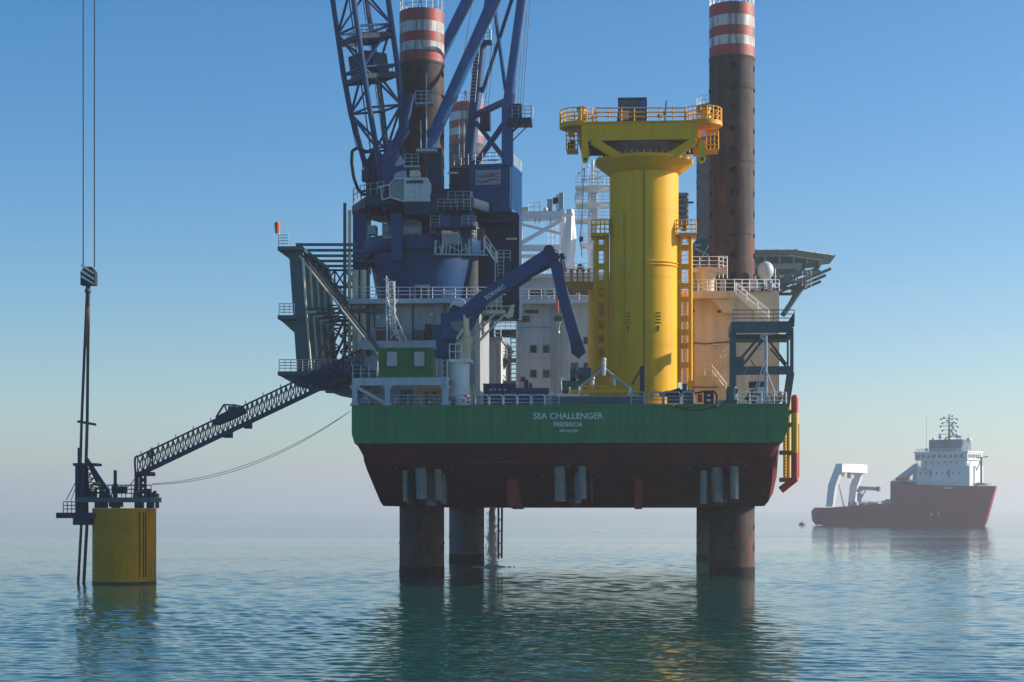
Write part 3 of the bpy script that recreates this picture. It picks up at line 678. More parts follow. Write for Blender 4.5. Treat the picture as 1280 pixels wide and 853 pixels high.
sl_ = thing('ladder_tower', 'white lattice ladder tower with hooped cage in front of the port jacking house', 'ladder tower', P(490,426,169))
b = MB(); b.pt((483,349),(483,395),169,.07); b.pt((493,352),(493,395),169,.07); b.zig(P(483,352,169),P(483,395,169),P(493,352,169),P(493,395,169),6,.04)
b.pt((483,372),(500,426),169,.08); b.pt((493,392),(508,426),169,.08); b.pt((483,395),(484,426),169,.07); b.zig(P(484,380,169.4),P(498,424,169.4),P(497,374,169.4),P(488,424,169.4),4,.05,True); b.pt((479,350),(486,349),169,.06); b.pt((483,349),(483,345),169,.06)
b.ladder(P(488,352,169.2),P(492,424,169.2),.5); b.build('tower_frame', M['white'], sl_)
b = MB()
for y in (354,361,368,375): b.path([P(483,y,169),P(483,y,168.2),P(493,y,168.2),P(493,y,169)],.035,4)
b.build('safety_cage', M['white'], sl_)

sh = thing('starboard_jacking_house', 'cream jacking house on deck around the rusty starboard leg', 'deckhouse', P(918,507,174))
b = MB(); b.pbox(856,366,916,508,175,13); b.build('house_wall', M['cream'], sh)
b = MB(); b.pbox(916.5,364,974,508,176.5,12); b.build('house_wall', M['cream'], sh)
b = MB(); b.pbox(850,364,918,373,173.2,3.5); b.pprism([(888,373),(917,373),(917,392),(905,391)],173.6,1.5); b.build('gallery_slab', M['cream'], sh)
b = MB(); b.rail([P(850,364,173.3),P(918,364,173.3),P(974,364,176.3)],1.1,.9,.04,2); b.build('gallery_railing', M['white'], sh)
b = MB(); q = P(882,366,174.9); b.lathe(q, [(.85,0),(.85,1.1),(1.15,1.9),(1.55,2.3)], 20); b.pbox(862,336,909,340,173.8,3); b.build('lookout_pedestal', M['cream'], sh)
b = MB(); b.rail([P(863,336,175.5),P(863,336,173.9),P(898,336,173.9),P(909,338,174.6)],1.15,.9,.04,2); b.rail([P(899,348,174),P(909,348,174)],2.1,.5,.04,3); b.build('lookout_railing', M['white'], sh)
for a,y0,c,y1 in ((900,349,906,365),(865,343,870,364),(919,355,924,364),(930,356,934,364),(943,353,951,364),(960,354,965,364)):
    b = MB(); b.pbox(a,y0,c,y1,175,1.0); b.build('roof_equipment', M[random.choice(('darkgrey','grey','white'))], sh)
b = MB(); b.path([P(863,428,174.9),P(880,430,174.9),P(915,427,174.9)],.06); b.path([P(863,484,174.9),P(915,484,174.9)],.06); b.path([P(935,364,176.4),P(972,362,176.4)],.1); b.pt((866,370),(866,500),174.9,.05); b.build('wall_pipe', M['rust'], sh)
b = MB(); b.pbox(862,388,868,390,174.9,.1); b.pbox(897,388,902,391,174.9,.1); b.each('vent', M['black'], sh)
b = MB(); b.pprism([(891,436),(900,430),(903,434),(903,462),(899,468),(891,468)],174.92,.1); b.build('house_door', M['cream'], sh)
b = MB(); b.pbox(892,430,899,431.3,174.5,.5); b.build('door_lamp', M['lamp'], sh)
st_ = thing('deck_stair', 'cream steel stair climbing the starboard jacking house wall from the deck', 'stair', P(905,500,173))
b = MB(); b.stair(P(890,470,173.5),P(908,492,173.5),.9); b.pbox(872,469,891,471,173.5,1); b.rail([P(872,469,173.5),P(890,469,173.5)],1.0,.7,.04,1); b.stair(P(912,444,174),P(890,470,174),.8); b.build('flights', M['cream'], st_)
st2 = thing('outside_stair', 'white sloping stair from the cream house gallery to the teal frame top', 'stair', P(945,398,174))
b = MB(); b.stair(P(920,366,173.8),P(961,400,172.5),.9,(0,1,0),.05); b.build('flights', M['white'], st2)
rd = thing('radar_dome', 'white satellite dome on a short post beside the rusty leg', 'radome', P(957,364,178))
b = MB(); b.ball(P(957,338.5,178),.8,.8,.92,20,12); b.build('dome', M['offwhite'], rd)
b = MB(); b.pt((957,364),(957,349),178,.14,8); b.pt((957,351),(957,348),178,.3,10); b.build('post', M['white'], rd)
b = MB(); b.pt((944,364),(944,346),177.5,.09,6); b.ladder(P(966,364,178),P(966,336,178),.5); b.build('side_ladder', M['white'], rd)
# ------------------------------------------------------------------ teal frame near the starboard quarter
tf = thing('boom_rest', 'dark teal open frame with railed top on the starboard quarter', 'frame', P(955,507,163))
b = MB(); b.pbox(914,403,990,416,162.4,.35); b.pbox(914,403,916,416,162.75,5); b.pbox(988,403,990,416,162.75,5); b.pbox(918,418,988,424,163.5,3.5); b.pbox(914.5,402,989.5,403.5,162.8,5); b.build('top_deck', M['teal'], tf)
b = MB(); b.rail([P(916,403,167),P(916,403,162.5),P(993,403,162.5)],1.1,1.6,.04,2); b.pprism([(985,402),(993,390),(993,408),(990,410)],162.5,.2); b.build('top_railing', M['darkgrey'], tf)
for a, c in ((912,920),(984,992)):
    b = MB(); b.pbox(a,416,c if a < 950 else 986,508 if a < 950 else 468,162.8,.6)
    if a > 950: b.pbox(988,410,992,468,163.6,.5)
    b.build('frame_post', M['teal'], tf)
b = MB(); b.pbox(917,458,990,468,162.7,.7); b.pbox(920,446,930,458,163,.6); b.build('middle_beam', M['teal'], tf)
b = MB(); b.pb((989,466),(983,507),163,.55,.55); b.pb((986,466),(980,507),163.8,.35,.35); b.build('raking_leg', M['darkgrey'], tf)
b = MB()
for a, c, r in (((920,456),(950,420),.13),((930,455),(955,423),.13),((957,420),(983,456),.12),((963,436),(982,458),.1),((938,450),(950,466),.05)): b.pt(a,c,163.2,r,6)
b.build('frame_brace', M['darkgrey'], tf)
lm = thing('deck_light_mast', 'thin grey lattice light mast with stays in front of the teal frame', 'mast', P(957,507,161.5))
b = MB(); b.pt((958,505),(958,420),161.5,.08); b.pt((955,505),(956.5,424),161.5,.05); b.zig(P(955,500,161.5),P(956.5,426,161.5),P(959,500,161.5),P(958,426,161.5),12,.03); b.build('mast_pole', M['bluegrey'], lm)
b = MB(); b.pb((950,420),(966,417.5),161.3,.12,.12); b.pb((951,421),(957,426),161.4,.4,.25); b.build('mast_head', M['bluegrey'], lm)
b = MB(); b.pt((956,450),(938,505),161.3,.06); b.pt((958,455),(942,500),161.8,.05); b.pt((957,462),(971,496),161.3,.07); b.pt((945,430),(953,438),161.4,.05); b.pt((957,425),(925,475),161.6,.02); b.build('stay', M['galv'], lm)
# ------------------------------------------------------------------ helideck
hl = thing('helideck', 'grey green helideck on open trusses standing out beyond the starboard side', 'helideck', P(985,330,240))
hx, hy = X(953,240), 242.0; hz = Z(328,990,240); R8 = 8.2
oct_ = lambda r, z: [V((hx+r*math.cos(rad(22.5+45*i)), hy+r*math.sin(rad(22.5+45*i)), z)) for i in range(8)]
b = MB(); b.prism(oct_(R8,hz), (0,0,.35)); b.build('helideck_deck', M['heligrey'], hl)
o1, o2 = oct_(R8,hz+.3), oct_(R8+2.0,hz+.65)
for i in range(8):
    j = (i+1) % 8; b = MB(); b.prism([o1[i]-V((0,0,.1)), o1[j]-V((0,0,.1)), o2[j]-V((0,0,.1)), o2[i]-V((0,0,.1))],(0,0,.06))
    for k in range(7): b.tube(o1[i].lerp(o1[j],k/6), o2[i].lerp(o2[j],k/6), .09, 5)
    b.build('safety_net', M['heligrey'], hl)
b = MB()
for i in range(-4,5): w_ = math.sqrt(R8**2-(i*1.85)**2)*.93; b.box(hx+i*1.85-.12,hx+i*1.85+.12,hy-w_,hy+w_,hz-.75,hz-.02)
for i in (-6.5,0,6.5): w_ = math.sqrt(R8**2-i*i)*.95; b.box(hx-w_,hx+w_,hy+i-.2,hy+i+.2,hz-1.5,hz-.77)
b.each('deck_beam', M['heligrey'], hl)
b = MB(); zl = Z(358,990,240)
for i in (-6.5,0,6.5):
    a0, a1 = V((hx-9,hy+i,hz-1.5)), V((hx+6.5,hy+i,hz-1.5)); c0, c1 = V((hx-9,hy+i,zl)), V((hx+4.5,hy+i,zl))
    b.zig(a0,a1,c0,c1,6,.17,False,True,7); b.tube(c0,c1,.22,8); b.tube(c1,a1+V((2,0,0)),.2,8)
for f in (0,.5,1):
    q = V((hx-9+13.5*f,hy,zl)); b.tube(q+V((0,-6.5,0)),q+V((0,6.5,0)),.18,8); b.tube(q+V((0,-6.5,0)),q+V((0,0,hz-zl-1.5)),.12,6); b.tube(q+V((0,6.5,0)),q+V((0,0,hz-zl-1.5)),.12,6)
b.tube(P(1005,356,238),P(978,395,238),.35,8); b.tube(P(1000,356,244),P(984,388,244),.3,8); b.tube(V((hx-6,hy,zl)),V((hx-8,hy,ZD)),.5,10); b.build('support_truss', M['tealpale'], hl)
b = MB(); b.pbox(988,357,1006,360,235,2); b.pbox(992,360,1003,362,235,1.5); b.build('access_landing', M['darkgrey'], hl)
b = MB(); b.rail([P(1003,358,235),P(1013,358,235)],2.0,.4,.04,3); b.ladder(P(1011,360,235),P(1011,338,235),.6); b.build('landing_railing', M['galv'], hl)
# ------------------------------------------------------------------ yellow transition piece
ty = 168.5; tc = P(805, 508, ty); tz = lambda py: Z(py,805,ty-3.2)
tp = thing('turbine_foundation_tower', 'tall bright yellow cylindrical tower with railed top platform standing on the stern deck', 'tower', (tc.x,ty,ZD))
R = 3.2
b = MB(); b.lathe((tc.x,ty,0),[(R+.18,ZD+.06),(R+.18,ZD+.5)],56); b.build('base_flange', M['yellow2'], tp)
b = MB(); b.lathe((tc.x,ty,0),[(R,ZD+.5),(R,20),(R,26),(R,32),(R,tz(212))],72); b.build('tower_shell', M['yellow'], tp)
b = MB(); b.lathe((tc.x,ty,0),[(R,tz(212)+.002),(R+.35,tz(209)),(4.45,tz(199)),(4.55,tz(198)),(4.55,tz(194)),(4.3,tz(193.5))],72); b.build('flared_collar', M['yellow'], tp)
b = MB()
for i in range(48):
    a = 2*math.pi*i/48; q = V((tc.x+4.38*math.cos(a), ty+4.38*math.sin(a), tz(193.4))); b.tube(q,q+V((0,0,.22)),.07,5)
tag(b.build('flange_bolts', M['yellow2'], tp), kind='stuff')
b = MB(); b.lathe((tc.x,ty,0),[(3.9,tz(193.5)),(3.9,tz(177))],48); b.build('upper_drum', M['rust'], tp)
b = MB(); b.pbox(736,176,874,193.2,ty+.6,.4); b.pbox(734,174.6,876,176,ty-3.0,6.4); b.each('platform_web', M['rust'], tp)
for y in (262,345,430): b = MB(); b.lathe((tc.x,ty,0),[(R+.012,tz(y)-.04),(R+.012,tz(y)+.04)],72,False); b.build('weld_bead', M['yellow2'], tp)
for k in range(7):
    a = rad(-150+20*k); q = V((tc.x+3.92*math.cos(a), ty+3.92*math.sin(a), 0)); b = MB(); b.box(q.x-.05,q.x+.05,q.y-.1,q.y+.1,tz(193),tz(178.5)); b.build('drum_stiffener', M['rust'], tp)
b = MB(); b.box(tc.x-.045,tc.x+.045,ty-R-.03,ty-R+.05,ZD+.5,tz(210)); b.build('seam_strip', M['seam'], tp)
xa = X(779,ty-2.7); b = MB(); b.box(xa-.06,xa+.06,ty-2.75,ty-2.4,ZD+4,tz(263)); b.build('cable_strip', M['yellow2'], tp)
b = MB(); b.box(xa-.14,xa+.14,ty-2.8,ty-2.6,tz(330),tz(326)); b.build('strip_clamp', M['grey'], tp)
for z in (tz(326),tz(330)):
    b = MB(); n = 16; q = [V((tc.x+(R+.06)*math.cos(rad(-85+75*k/n)),ty+(R+.06)*math.sin(rad(-85+75*k/n)),z)) for k in range(n+1)]; b.path(q,.055,6); b.build('weld_bead', M['yellow'], tp)
for px in (785,823):
    xx = X(px,ty-3.1)
    for y, w_ in ((391,.42),(395,.55),(399,.42),(403,.55),(411,.10)):
        dx = xx-tc.x; yy = ty-math.sqrt(R*R-(abs(dx)+.28)**2)
        b = MB()
        if y < 405:
            for k in range(6): x0 = xx-w_/2+w_*k/6; yk = ty-math.sqrt(R*R-(x0-tc.x+.03)**2); b.box(x0,x0+w_/8,yk-.03,yk+.02,tz(y+.6),tz(y-.6))
        else:
            yk = ty-math.sqrt(R*R-dx**2); b.box(xx-.05,xx+.05,yk-.05,yk+.02,tz(414),tz(407)); b.box(xx-.1,xx+.1,yk-.05,yk+.02,tz(408.3),tz(407.5))
        b.build('stencilled_mark', M['seam'], tp)
for a in (-2, 9):
    for z in (tz(312),tz(350),tz(405)):
        b = MB(); q = V((tc.x+R*.96*math.cos(rad(a)),ty-.4,z)); b.ball(q,.42); b.build('landing_stub', M['yellow'], tp) if a > 0 else None
# top platform
YF = ty-3.6
b = MB(); b.pbox(727,153.5,872,175,YF,.5); b.pbox(727,153.5,731,175,YF+.5,6.6); b.pbox(868,153.5,872,175,YF+.5,6.6); b.pbox(727,153.5,872,175,YF+7.1,.5); b.build('platform_girder', M['yellow'], tp)
b = MB(); b.pbox(720,151.3,880,153.3,YF-.1,7.8); b.build('platform_floor', M['yellow2'], tp)
bz0, bz1 = Z(155,720,YF), Z(151,720,YF)
for px, dx in ((723,-1),(879,1)):
    q = P(px,153,YF+1.6); b = MB(); n = 18
    b.prism([V((q.x+1.75*math.cos(2*math.pi*k/n), YF+1.6+1.75*math.sin(2*math.pi*k/n), bz0-.12)) for k in range(n)],(0,0,.4)); b.build('corner_bay', M['yellow2'], tp)
    b = MB(); pts = [V((q.x+1.7*math.cos(t*math.pi/9), YF+1.6+1.7*math.sin(t*math.pi/9), bz1)) for t in range(19)]; b.rail(pts,1.2,.6,.05,2); b.build('bay_railing', M['yellow2'], tp)
    b = MB(); b.lathe((q.x+.3,YF+1.7,bz1),[(.42,0),(.42,.6),(.3,.62),(.34,1.1),(.44,1.15),(.44,1.35)],12); b.build('davit_base', M['yellow'], tp)
    b = MB(); b.lathe((q.x+.3,YF+1.7,bz1),[(.46,1.36),(.46,1.6)],12); b.build('davit_cap', M['black'], tp)
    b = MB(); b.pbox(px-13 if dx < 0 else px+5, 165 if dx < 0 else 162, px-5 if dx < 0 else px+19, 166.5 if dx < 0 else 163.5, YF+1, 2); b.build('lower_basket', M['yellow2'], tp)
    b = MB(); a, c = (708,722) if dx < 0 else (883,898); b.rail([P(a,187,YF+3),P(a,187,YF+1),P(c,187,YF+1)],1.7,.4,.05,3); b.pbox(a,186,c,188,YF+1,2); b.build('basket_railing', M['yellow2'], tp)
    b = MB()
    for k in range(5): w0 = random.uniform(a,c-3); b.pbox(w0,random.uniform(172,180),w0+3,186,YF+1.3,.5)
    b.build('basket_equipment', M['darkgrey'], tp)
    a = 731 if dx < 0 else 877
    b = MB(); b.pprism([(a-4,176),(a+4,176),(a+5,197),(a+3,202),(a,203.5),(a-3,202),(a-4,197)],YF,.5); b.build('lifting_lug', M['yellow'], tp)
    b = MB(); q = P(a+.7,199,YF); b.tube(q+V((0,-.02,0)),q+V((0,.02,0)),.16,10); b.build('lug_eye', M['seam'], tp)
    b = MB(); b.pb((741,176.5) if dx < 0 else (869,176.5), (774,197) if dx < 0 else (836,197), YF+.3, .7,.7); b.build('platform_strut', M['yellow'], tp)
    b = MB(); a, c = (722,738) if dx < 0 else (866,884); b.pprism([(a,175.4),(c,175.4),(c-4 if dx > 0 else c,195),(a+6 if dx < 0 else a,195)],YF+3.8,.4); b.build('gusset_plate', M['yellow'], tp)
b = MB(); b.rail([P(745,151.3,YF),P(857,151.3,YF)],1.2,1.2,.05,2); b.rail([P(745,151.3,YF+7.4),P(857,151.3,YF+7.4)],1.2,1.2,.05,2); b.build('platform_railing', M['yellow2'], tp)
b = MB(); b.rail([P(842,191,YF+3),P(862,191,YF+3)],1.2,.45,.045,2); b.build('collar_railing', M['cream'], tp)
# side landings of the tower
def landing(px0, px1, ytop, ybot, Y, lab_):
    pl = MB()
    for px in (px0, px1): pl.pt((px,ytop),(px,ybot),Y,.22,10)
    pl.build('landing_post', M['yellow'], tp)
    y = ytop+14
    while y < ybot-8:
        b = MB(); b.pbox(px0-.5,y,px1+.5,y+7,Y-.1,.25); b.build('landing_plate', M['yellow2'], tp); y += 24 if (int(y)//7) % 2 else 17
    b = MB(); b.ladder(P((px0+px1)/2,ybot,Y+.3),P((px0+px1)/2,ytop,Y+.3),.5,(1,0,0),.4,.04); b.build('landing_ladder', M['yellow2'], tp)
    b = MB(); b.pbox(px0-6 if px0 < 800 else px0-1,ytop-1,px1+1 if px0 < 800 else px1+8,ytop+3,Y-1,2.4); b.build('landing_platform', M['yellow2'], tp)
    b = MB(); a, c = (px0-5,px1+3) if px0 < 800 else (px0-3,px1+7); b.rail([P(a,ytop,Y+1.2),P(a,ytop,Y-1),P(c,ytop,Y-1),P(c,ytop,Y+1.2)],1.25,.45,.05,2); b.build('landing_railing', M['yellow2'], tp)
landing(744.5,758.5,292,470,ty-.6,'l'); landing(849,863,292,478,ty-.4,'r')
b = MB()
for y in range(296,480,5): b.pbox(845,y,848,y+2.2,ty-.5,.3)
b.build('landing_teeth', M['yellow2'], tp)
b = MB(); b.pb((863,476),(863,486),ty-.4,.5,.4); b.pb((863,485),(854,500),ty-.4,.5,.4); b.build('landing_foot', M['yellow'], tp)
ct = thing('blue_cabin', 'small blue and green equipment cabin on top of the yellow tower', 'cabin', P(790,151,YF+1.5))
b = MB(); b.pbox(772.5,123,808,151,YF+1.5,3.4); b.build('cabin_body', M['navy'], ct)
b = MB(); b.pbox(772.2,122,808.5,123.6,YF+1.4,3.6); b.build('cabin_roof', M['darkgrey'], ct)
for a,y0,c,y1,mm in ((773,126,788,138,'teal'),(788.6,125,797,150,'teal'),(774,138.5,786,149.5,'grey'),(798,125,807,150,'blue')):
    b = MB(); b.pbox(a,y0,c,y1,YF+1.44,.08); b.build('cabin_panel', M[mm], ct)
b = MB(); xr = X(808,YF+1.5)
for k in range(5): b.box(xr,xr+.05,YF+1.7+k*.65,YF+2.0+k*.65,Z(150,808,YF+1.5),Z(124.5,808,YF+1.5))
b.build('cabin_rib', M['blue'], ct)
b = MB(); b.pprism([(771,151),(773,137),(774,151)],YF+1.3,.3); b.build('cabin_step', M['black'], ct)
an = thing('antenna_pole', 'short blue pole with a small box on the yellow tower platform', 'pole', P(832,151,YF+2))
b = MB(); b.pt((831,151),(833,126),YF+2,.07); b.build('pole', M['navy'], an); b = MB(); b.pbox(822,143,827,146.5,YF+2,.4); b.pbox(829,139,833,143,YF+2,.2); b.build('junction_box', M['black'], an)
# shorter yellow cylinder and platform behind
t2 = thing('second_yellow_cylinder', 'shorter yellow cylinder with orange work platform half hidden behind the tall yellow tower', 'cylinder', P(762,507,178))
q = P(764,507,178); b = MB(); b.lathe((q.x,178,0),[(2.3,ZD),(2.3,Z(352,764,176)),(2.1,Z(350,764,176))],40); b.build('cylinder_shell', M['yellow'], t2)
b = MB(); b.pbox(706,352,746,360,175.5,4); b.build('work_platform', M['bronze'], t2)
b = MB(); b.rail([P(706,352,175.5),P(746,352,175.5)],1.2,.8,.05,2); b.build('platform_railing', M['yellow2'], t2)
b = MB()
for k,(y0,y1) in enumerate(((366,378),(381,388),(391,398),(403,416),(419,430),(434,448))): b.pbox(749,y0,756,y1,175.3,.3)
b.build('access_panel', M['bronze'], t2)
b = MB()
for px in (714,722,729,736): b.pt((px,352),(px,340),176,.1); b.ball(P(px,339,176),.17)
b.build('platform_post', M['bronze'], t2)
# ------------------------------------------------------------------ midship houses
ac = thing('accommodation_block', 'white accommodation block with square windows in the middle of the vessel', 'building', P(692,507,200))
b = MB(); b.pbox(645,378,790,512,200,22); b.build('house_wall', M['offwhite'], ac)
b = MB(); b.pbox(640,374,792,379,198.6,24); b.build('deck_slab', M['white'], ac)
b = MB(); b.pbox(652,346,790,374,201,18); b.build('bridge_wall', M['offwhite'], ac)
b = MB(); b.pbox(650,342,792,346.5,200.4,19); b.build('bridge_roof', M['white'], ac)
def win(a, y0, c, y1, Y, par, frame='grey'):
    f = MB(); x0,x1,z0,z1 = X(a,Y),X(c,Y),Z(y1,a,Y),Z(y0,a,Y); t = .09
    f.box(x0-t,x1+t,Y-.06,Y+.02,z1,z1+t); f.box(x0-t,x1+t,Y-.06,Y+.02,z0-t,z0); f.box(x0-t,x0,Y-.06,Y+.02,z0,z1); f.box(x1,x1+t,Y-.06,Y+.02,z0,z1)
    w_ = f.build('window', M[frame], par); g_ = MB(); g_.box(x0,x1,Y-.02,Y+.02,z0,z1); g_.build('pane', M['glass'], w_)
for x in (663,679): 
    for y in (432,463): win(x,y,x+7.5,y+9,199.98,ac)
for x in (663,) : win(x,463,x+7.5,472,199.98,ac) if False else None
for a,c in ((714,722),(730,736)): win(a,454,c,464,199.98,ac)
for a,c in ((714,722),(730,736)): win(a,422,c,430,199.98,ac)
for a,c in ((662,680),(683,700),(703,720),(723,741)): win(a,363,c,371,200.98,ac,'white')
for a,y0,c,y1 in ((656,387.5,673,392),(646,395,662,403)):
    b = MB()
    for k in range(4): f = (y1-y0)/4; b.pbox(a,y0+f*k,c,y0+f*(k+.75),199.9,.15)
    b.build('vent_louvre', M['darkgrey'], ac)
b = MB(); b.rail([P(645,374,198.8),P(740,374,198.8)],1.1,1.4,.04,2); b.rail([P(655,342,200.6),P(745,342,200.6)],1.1,1.2,.04,2); b.build('deck_railing', M['white'], ac)
b = MB()
for px in (694,701,689): b.pt((px,380),(px,490),199.7,.07)
b.path([P(648,379,199.7),P(680,382,199.7),P(690,388,199.7),P(700,380,199.7)],.06); b.pbox(645,409,688,410,199.9,.15); b.build('wall_pipe', M['grey'], ac)
b = MB(); b.pbox(683,370,687,374,198.7,.3); b.build('flood_light', M['lamp'], ac)
lb = thing('lower_deckhouse', 'plain grey white deckhouse behind the white crane pedestal', 'deckhouse', P(608,507,190))
b = MB(); b.pbox(580,425,626,512,190,16); b.build('house_wall', M['offwhite'], lb)
b = MB(); b.pbox(578,421,628,425.5,189.5,17); b.pbox(620,430,622,490,189.8,.2); b.pbox(624.2,428,626.2,500,189.8,.2); b.each('roof_edge', M['grey'], lb)
for a,y0,c,y1,mm in ((589,472,609,492,'darkgrey'),(605,402,617,420,'navy2'),(606,436,607,448,'black')):
    b = MB(); b.pbox(a,y0,c,y1,188.8,1); b.build('wall_cabinet', M[mm], lb)
ls = thing('midship_stair_tower', 'dark open stair tower with landings between the two grey white houses', 'stair tower', P(635,507,193))
b = MB()
for y in (412,416,448,476): b.pbox(619,y,645,y+3,193,3)
b.ladder(P(642,500,193),P(642,412,193),.6,(1,0,0),.45,.06); b.stair(P(621,476,193.5),P(634,450,193.5),.8); b.stair(P(640,500,193.5),P(628,478,193.5),.8); b.build('stair_frame', M['darkgrey'], ls)
b = MB(); b.rail([P(619,412,193),P(645,412,193)],1.1,.6,.04,2); b.build('stair_railing', M['grey'], ls); b = MB(); b.rail([P(619,448,193),P(640,448,193)],1.1,.6,.04,2); b.build('stair_railing', M['grey'], ls)
# white gantry behind the accommodation
gy = thing('white_gantry', 'white steel gantry with twin horns behind the accommodation block', 'gantry', P(685,342,215))
b = MB(); b.pbox(645,264,706,272,215,1.6); b.pbox(645,272,706,273.5,214.8,2); b.pbox(640,306,706,313,214.6,1); b.pbox(640,318,706,322,214.6,1); b.each('cross_beam', M['white'], gy)
b = MB(); b.pbox(700,262,706,345,215.2,1.3); b.pbox(645,272,652,345,215.2,1.3); b.each('gantry_post', M['white'], gy)
for a,y0,c,y1,mm in ((684,249,690,264,'grey'),(699,241,704,262,'grey'),(695,243,699,262,'white')):
    b = MB(); b.pbox(a,y0,c,y1,215.2,1); b.build('horn', M[mm], gy)
b = MB(); b.pb((650,305),(703,275),214.6,.35,.45); b.pb((650,280),(703,293),214.4,.25,.3); b.each('gantry_brace', M['white'], gy)
b = MB(); b.rail([P(660,264,215),P(675,264,215)],1.0,.6,.04,1); b.rail([P(685,306,214.6),P(696,306,214.6)],2.6,.5,.04,2); b.ball(P(682,262,214.8),.28); b.build('beam_railing', M['white'], gy)
for px,y in ((655,262),(695,250)):
    b = MB(); b.pbox(px-4,y-3,px+5 if px < 690 else px+3,y+4,215.1,.9); b.build('beam_lamp', M['cream'] if px < 690 else M['black'], gy)
b = MB()
for px in (669,674,688): b.prism([P(px-1,273.6,215),P(px+1,273.6,215),P(px,281,215)],(0,.3,0))
b.each('hanging_bracket', M['grey'], gy)
tr = thing('canvas_covered_boom', 'upright folded boom wrapped in loose white canvas beside the white gantry', 'covered boom', P(711,345,212))
b = MB(); n = 20; rows = [(345,.75,711),(330,.72,711),(322,.62,711.5),(314,.8,711),(300,.82,711),(288,.68,711.5),(276,.5,712.5),(268,.45,713),(262,.42,713)]
for (py, r, px) in rows:
    q = P(px,py,212)
    for k in range(n):
        a = 2*math.pi*k/n; rr = r*(1+.16*math.sin(a*5+py*.05)+.08*math.sin(a*9)); b.v.append(q+V((rr*math.cos(a), .9*rr*math.sin(a), 0)))
for j in range(len(rows)-1):
    for k in range(n): b.f.append((j*n+k, j*n+(k+1)%n, (j+1)*n+(k+1)%n, (j+1)*n+k))
b.f.append(tuple((len(rows)-1)*n+k for k in range(n))); b.build('canvas_cover', M['tarp'], tr)
b = MB(); b.pt((716,268),(702,270),211.6,.2); b.pt((704,330),(716,346),211.2,.1); b.build('boom_tip', M['white'], tr)
ms = thing('radar_mast', 'tall white mast with railed platforms and antennas between the white gantry and yellow tower', 'mast', P(741,345,222))
mx = 741
b = MB(); b.pb((mx,345),(mx,232),222,1.2,1.2); b.build('mast_column', M['white'], ms)
for y, a, c in ((232,719,763),(253,719,763),(273,716,763),(304,725,757)):
    b = MB(); b.pbox(a,y,c,y+2.2,220.5,3.2); b.pprism([(mx-14,y+2.3),(mx+14,y+2.3),(mx+4,y+8),(mx-4,y+8)],221.2,1); b.build('mast_platform', M['white'], ms)
    b = MB(); b.rail([P(a,y,223.5),P(a,y,220.6),P(c,y,220.6),P(c,y,223.5)],1.15,.8,.04,2); b.build('platform_railing', M['bluegrey'], ms)
b = MB(); b.pt((741,232),(741,200),222,.16,6); b.zig(P(738,232,222),P(739,205,222),P(746,232,222),P(745,205,222),6,.05,True)
for px,y in ((724,217),(730,212),(735,208),(748,207),(755,214),(760,218),(747,216)): b.pt((px,232),(px,y),221,.05); b.ball(P(px,y,221),.2,n=8,m=6)
b.pb((728,226),(752,222),220.6,.15,.2); b.pb((752,215),(739,213),220.6,.1,.15); b.ball(P(724,246,220.4),.5,.3,.5); b.build('antenna_array', M['white'], ms)
b = MB(); b.ladder(P(743,345,221.3),P(743,235,221.3),.6); b.path([P(728,205,221),P(727,232,221),P(728,270,221),P(727,320,221)],.04); b.build('mast_ladder', M['grey'], ms)
b = MB(); b.path([P(731,210,219),P(727,275,219),P(725,300,219),P(728,322,219)],.05); b.pbox(724,296,729,302,219,.3); b.ball(P(725.5,334,219),.42); b.pt((725.5,334),(725.5,350),219,.05); b.build('signal_ball', M['navy2'], ms)
# winch house and rack at the far starboard leg
wh = thing('teal_winch_house', 'dark teal rounded winch housing at the foot of the far grey leg', 'winch', P(882,345,205))
b = MB(); b.pprism([(866,345),(866,305),(872,298),(884,298),(895,306),(900,322),(908,330),(908,345)],205,6); b.build('winch_cover', M['teal'], wh)
b = MB(); b.pt((868,310),(898,326),204.9,.12); b.pt((893,306),(886,345),204.8,.1); b.pt((870,335),(890,300),204.8,.08); b.ladder(P(903,345,204.8),P(903,318,204.8),.5); b.pbox(868,305,876,308,204.8,.3); b.build('cover_bracing', M['grey'], wh)
rk = thing('comb_rack', 'grey comb shaped rack of stacked plates behind the yellow tower', 'rack', P(852,283,212))
b = MB(); b.pbox(853,241,858,285,212,2.5); b.build('rack_stem', M['darkgrey'], rk)
for y in (241,248,255,262,269,276):
    b = MB(); b.pprism([(843,y),(859,y),(861,y+1.5),(859,y+4),(843,y+4)],211.9,2.8); b.build('rack_plate', M['tealpale'], rk)
b = MB(); b.pbox(858,252,867,254,212,.4); b.build('rack_arm', M['darkgrey'], rk)
# ------------------------------------------------------------------ knuckle boom crane on the port quarter
kc = thing('knuckle_crane', 'dark blue knuckle boom deck crane on a white pedestal', 'crane', P(575,508,163))
q = P(574,508,163); zz = lambda py: Z(py,574,163)
b = MB(); b.lathe((q.x,163,0),[(1.12,ZD),(1.0,ZD+.5),(.95,zz(480)),(.95,zz(453))],28); b.build('pedestal', M['white'], kc)
q2 = P(580,508,163); b = MB(); b.lathe((q2.x,163.2,0),[(.6,zz(452)),(.62,zz(434)),(.8,zz(430)),(.8,zz(424)),(.55,zz(420)),(.5,zz(398))],24); b.build('slewing_column', M['cream'], kc)  # white neck, its sunlit tone put into the cream colour
b = MB(); b.pbox(561,449,589,453,161.9,2.4); b.build('pedestal_platform', M['white'], kc)
b = MB(); b.rail([P(562,449,164),P(562,449,162),P(577,449,162)],1.35,.5,.05,1); b.build('platform_railing', M['white'], kc)
b = MB(); b.pprism([(551,392),(566,390),(579,394),(579,414),(575,424),(551,424)],162.2,2.0); b.pbox(545,424,574,447,163.2,1.4); b.build('crane_housing', M['navy'], kc)
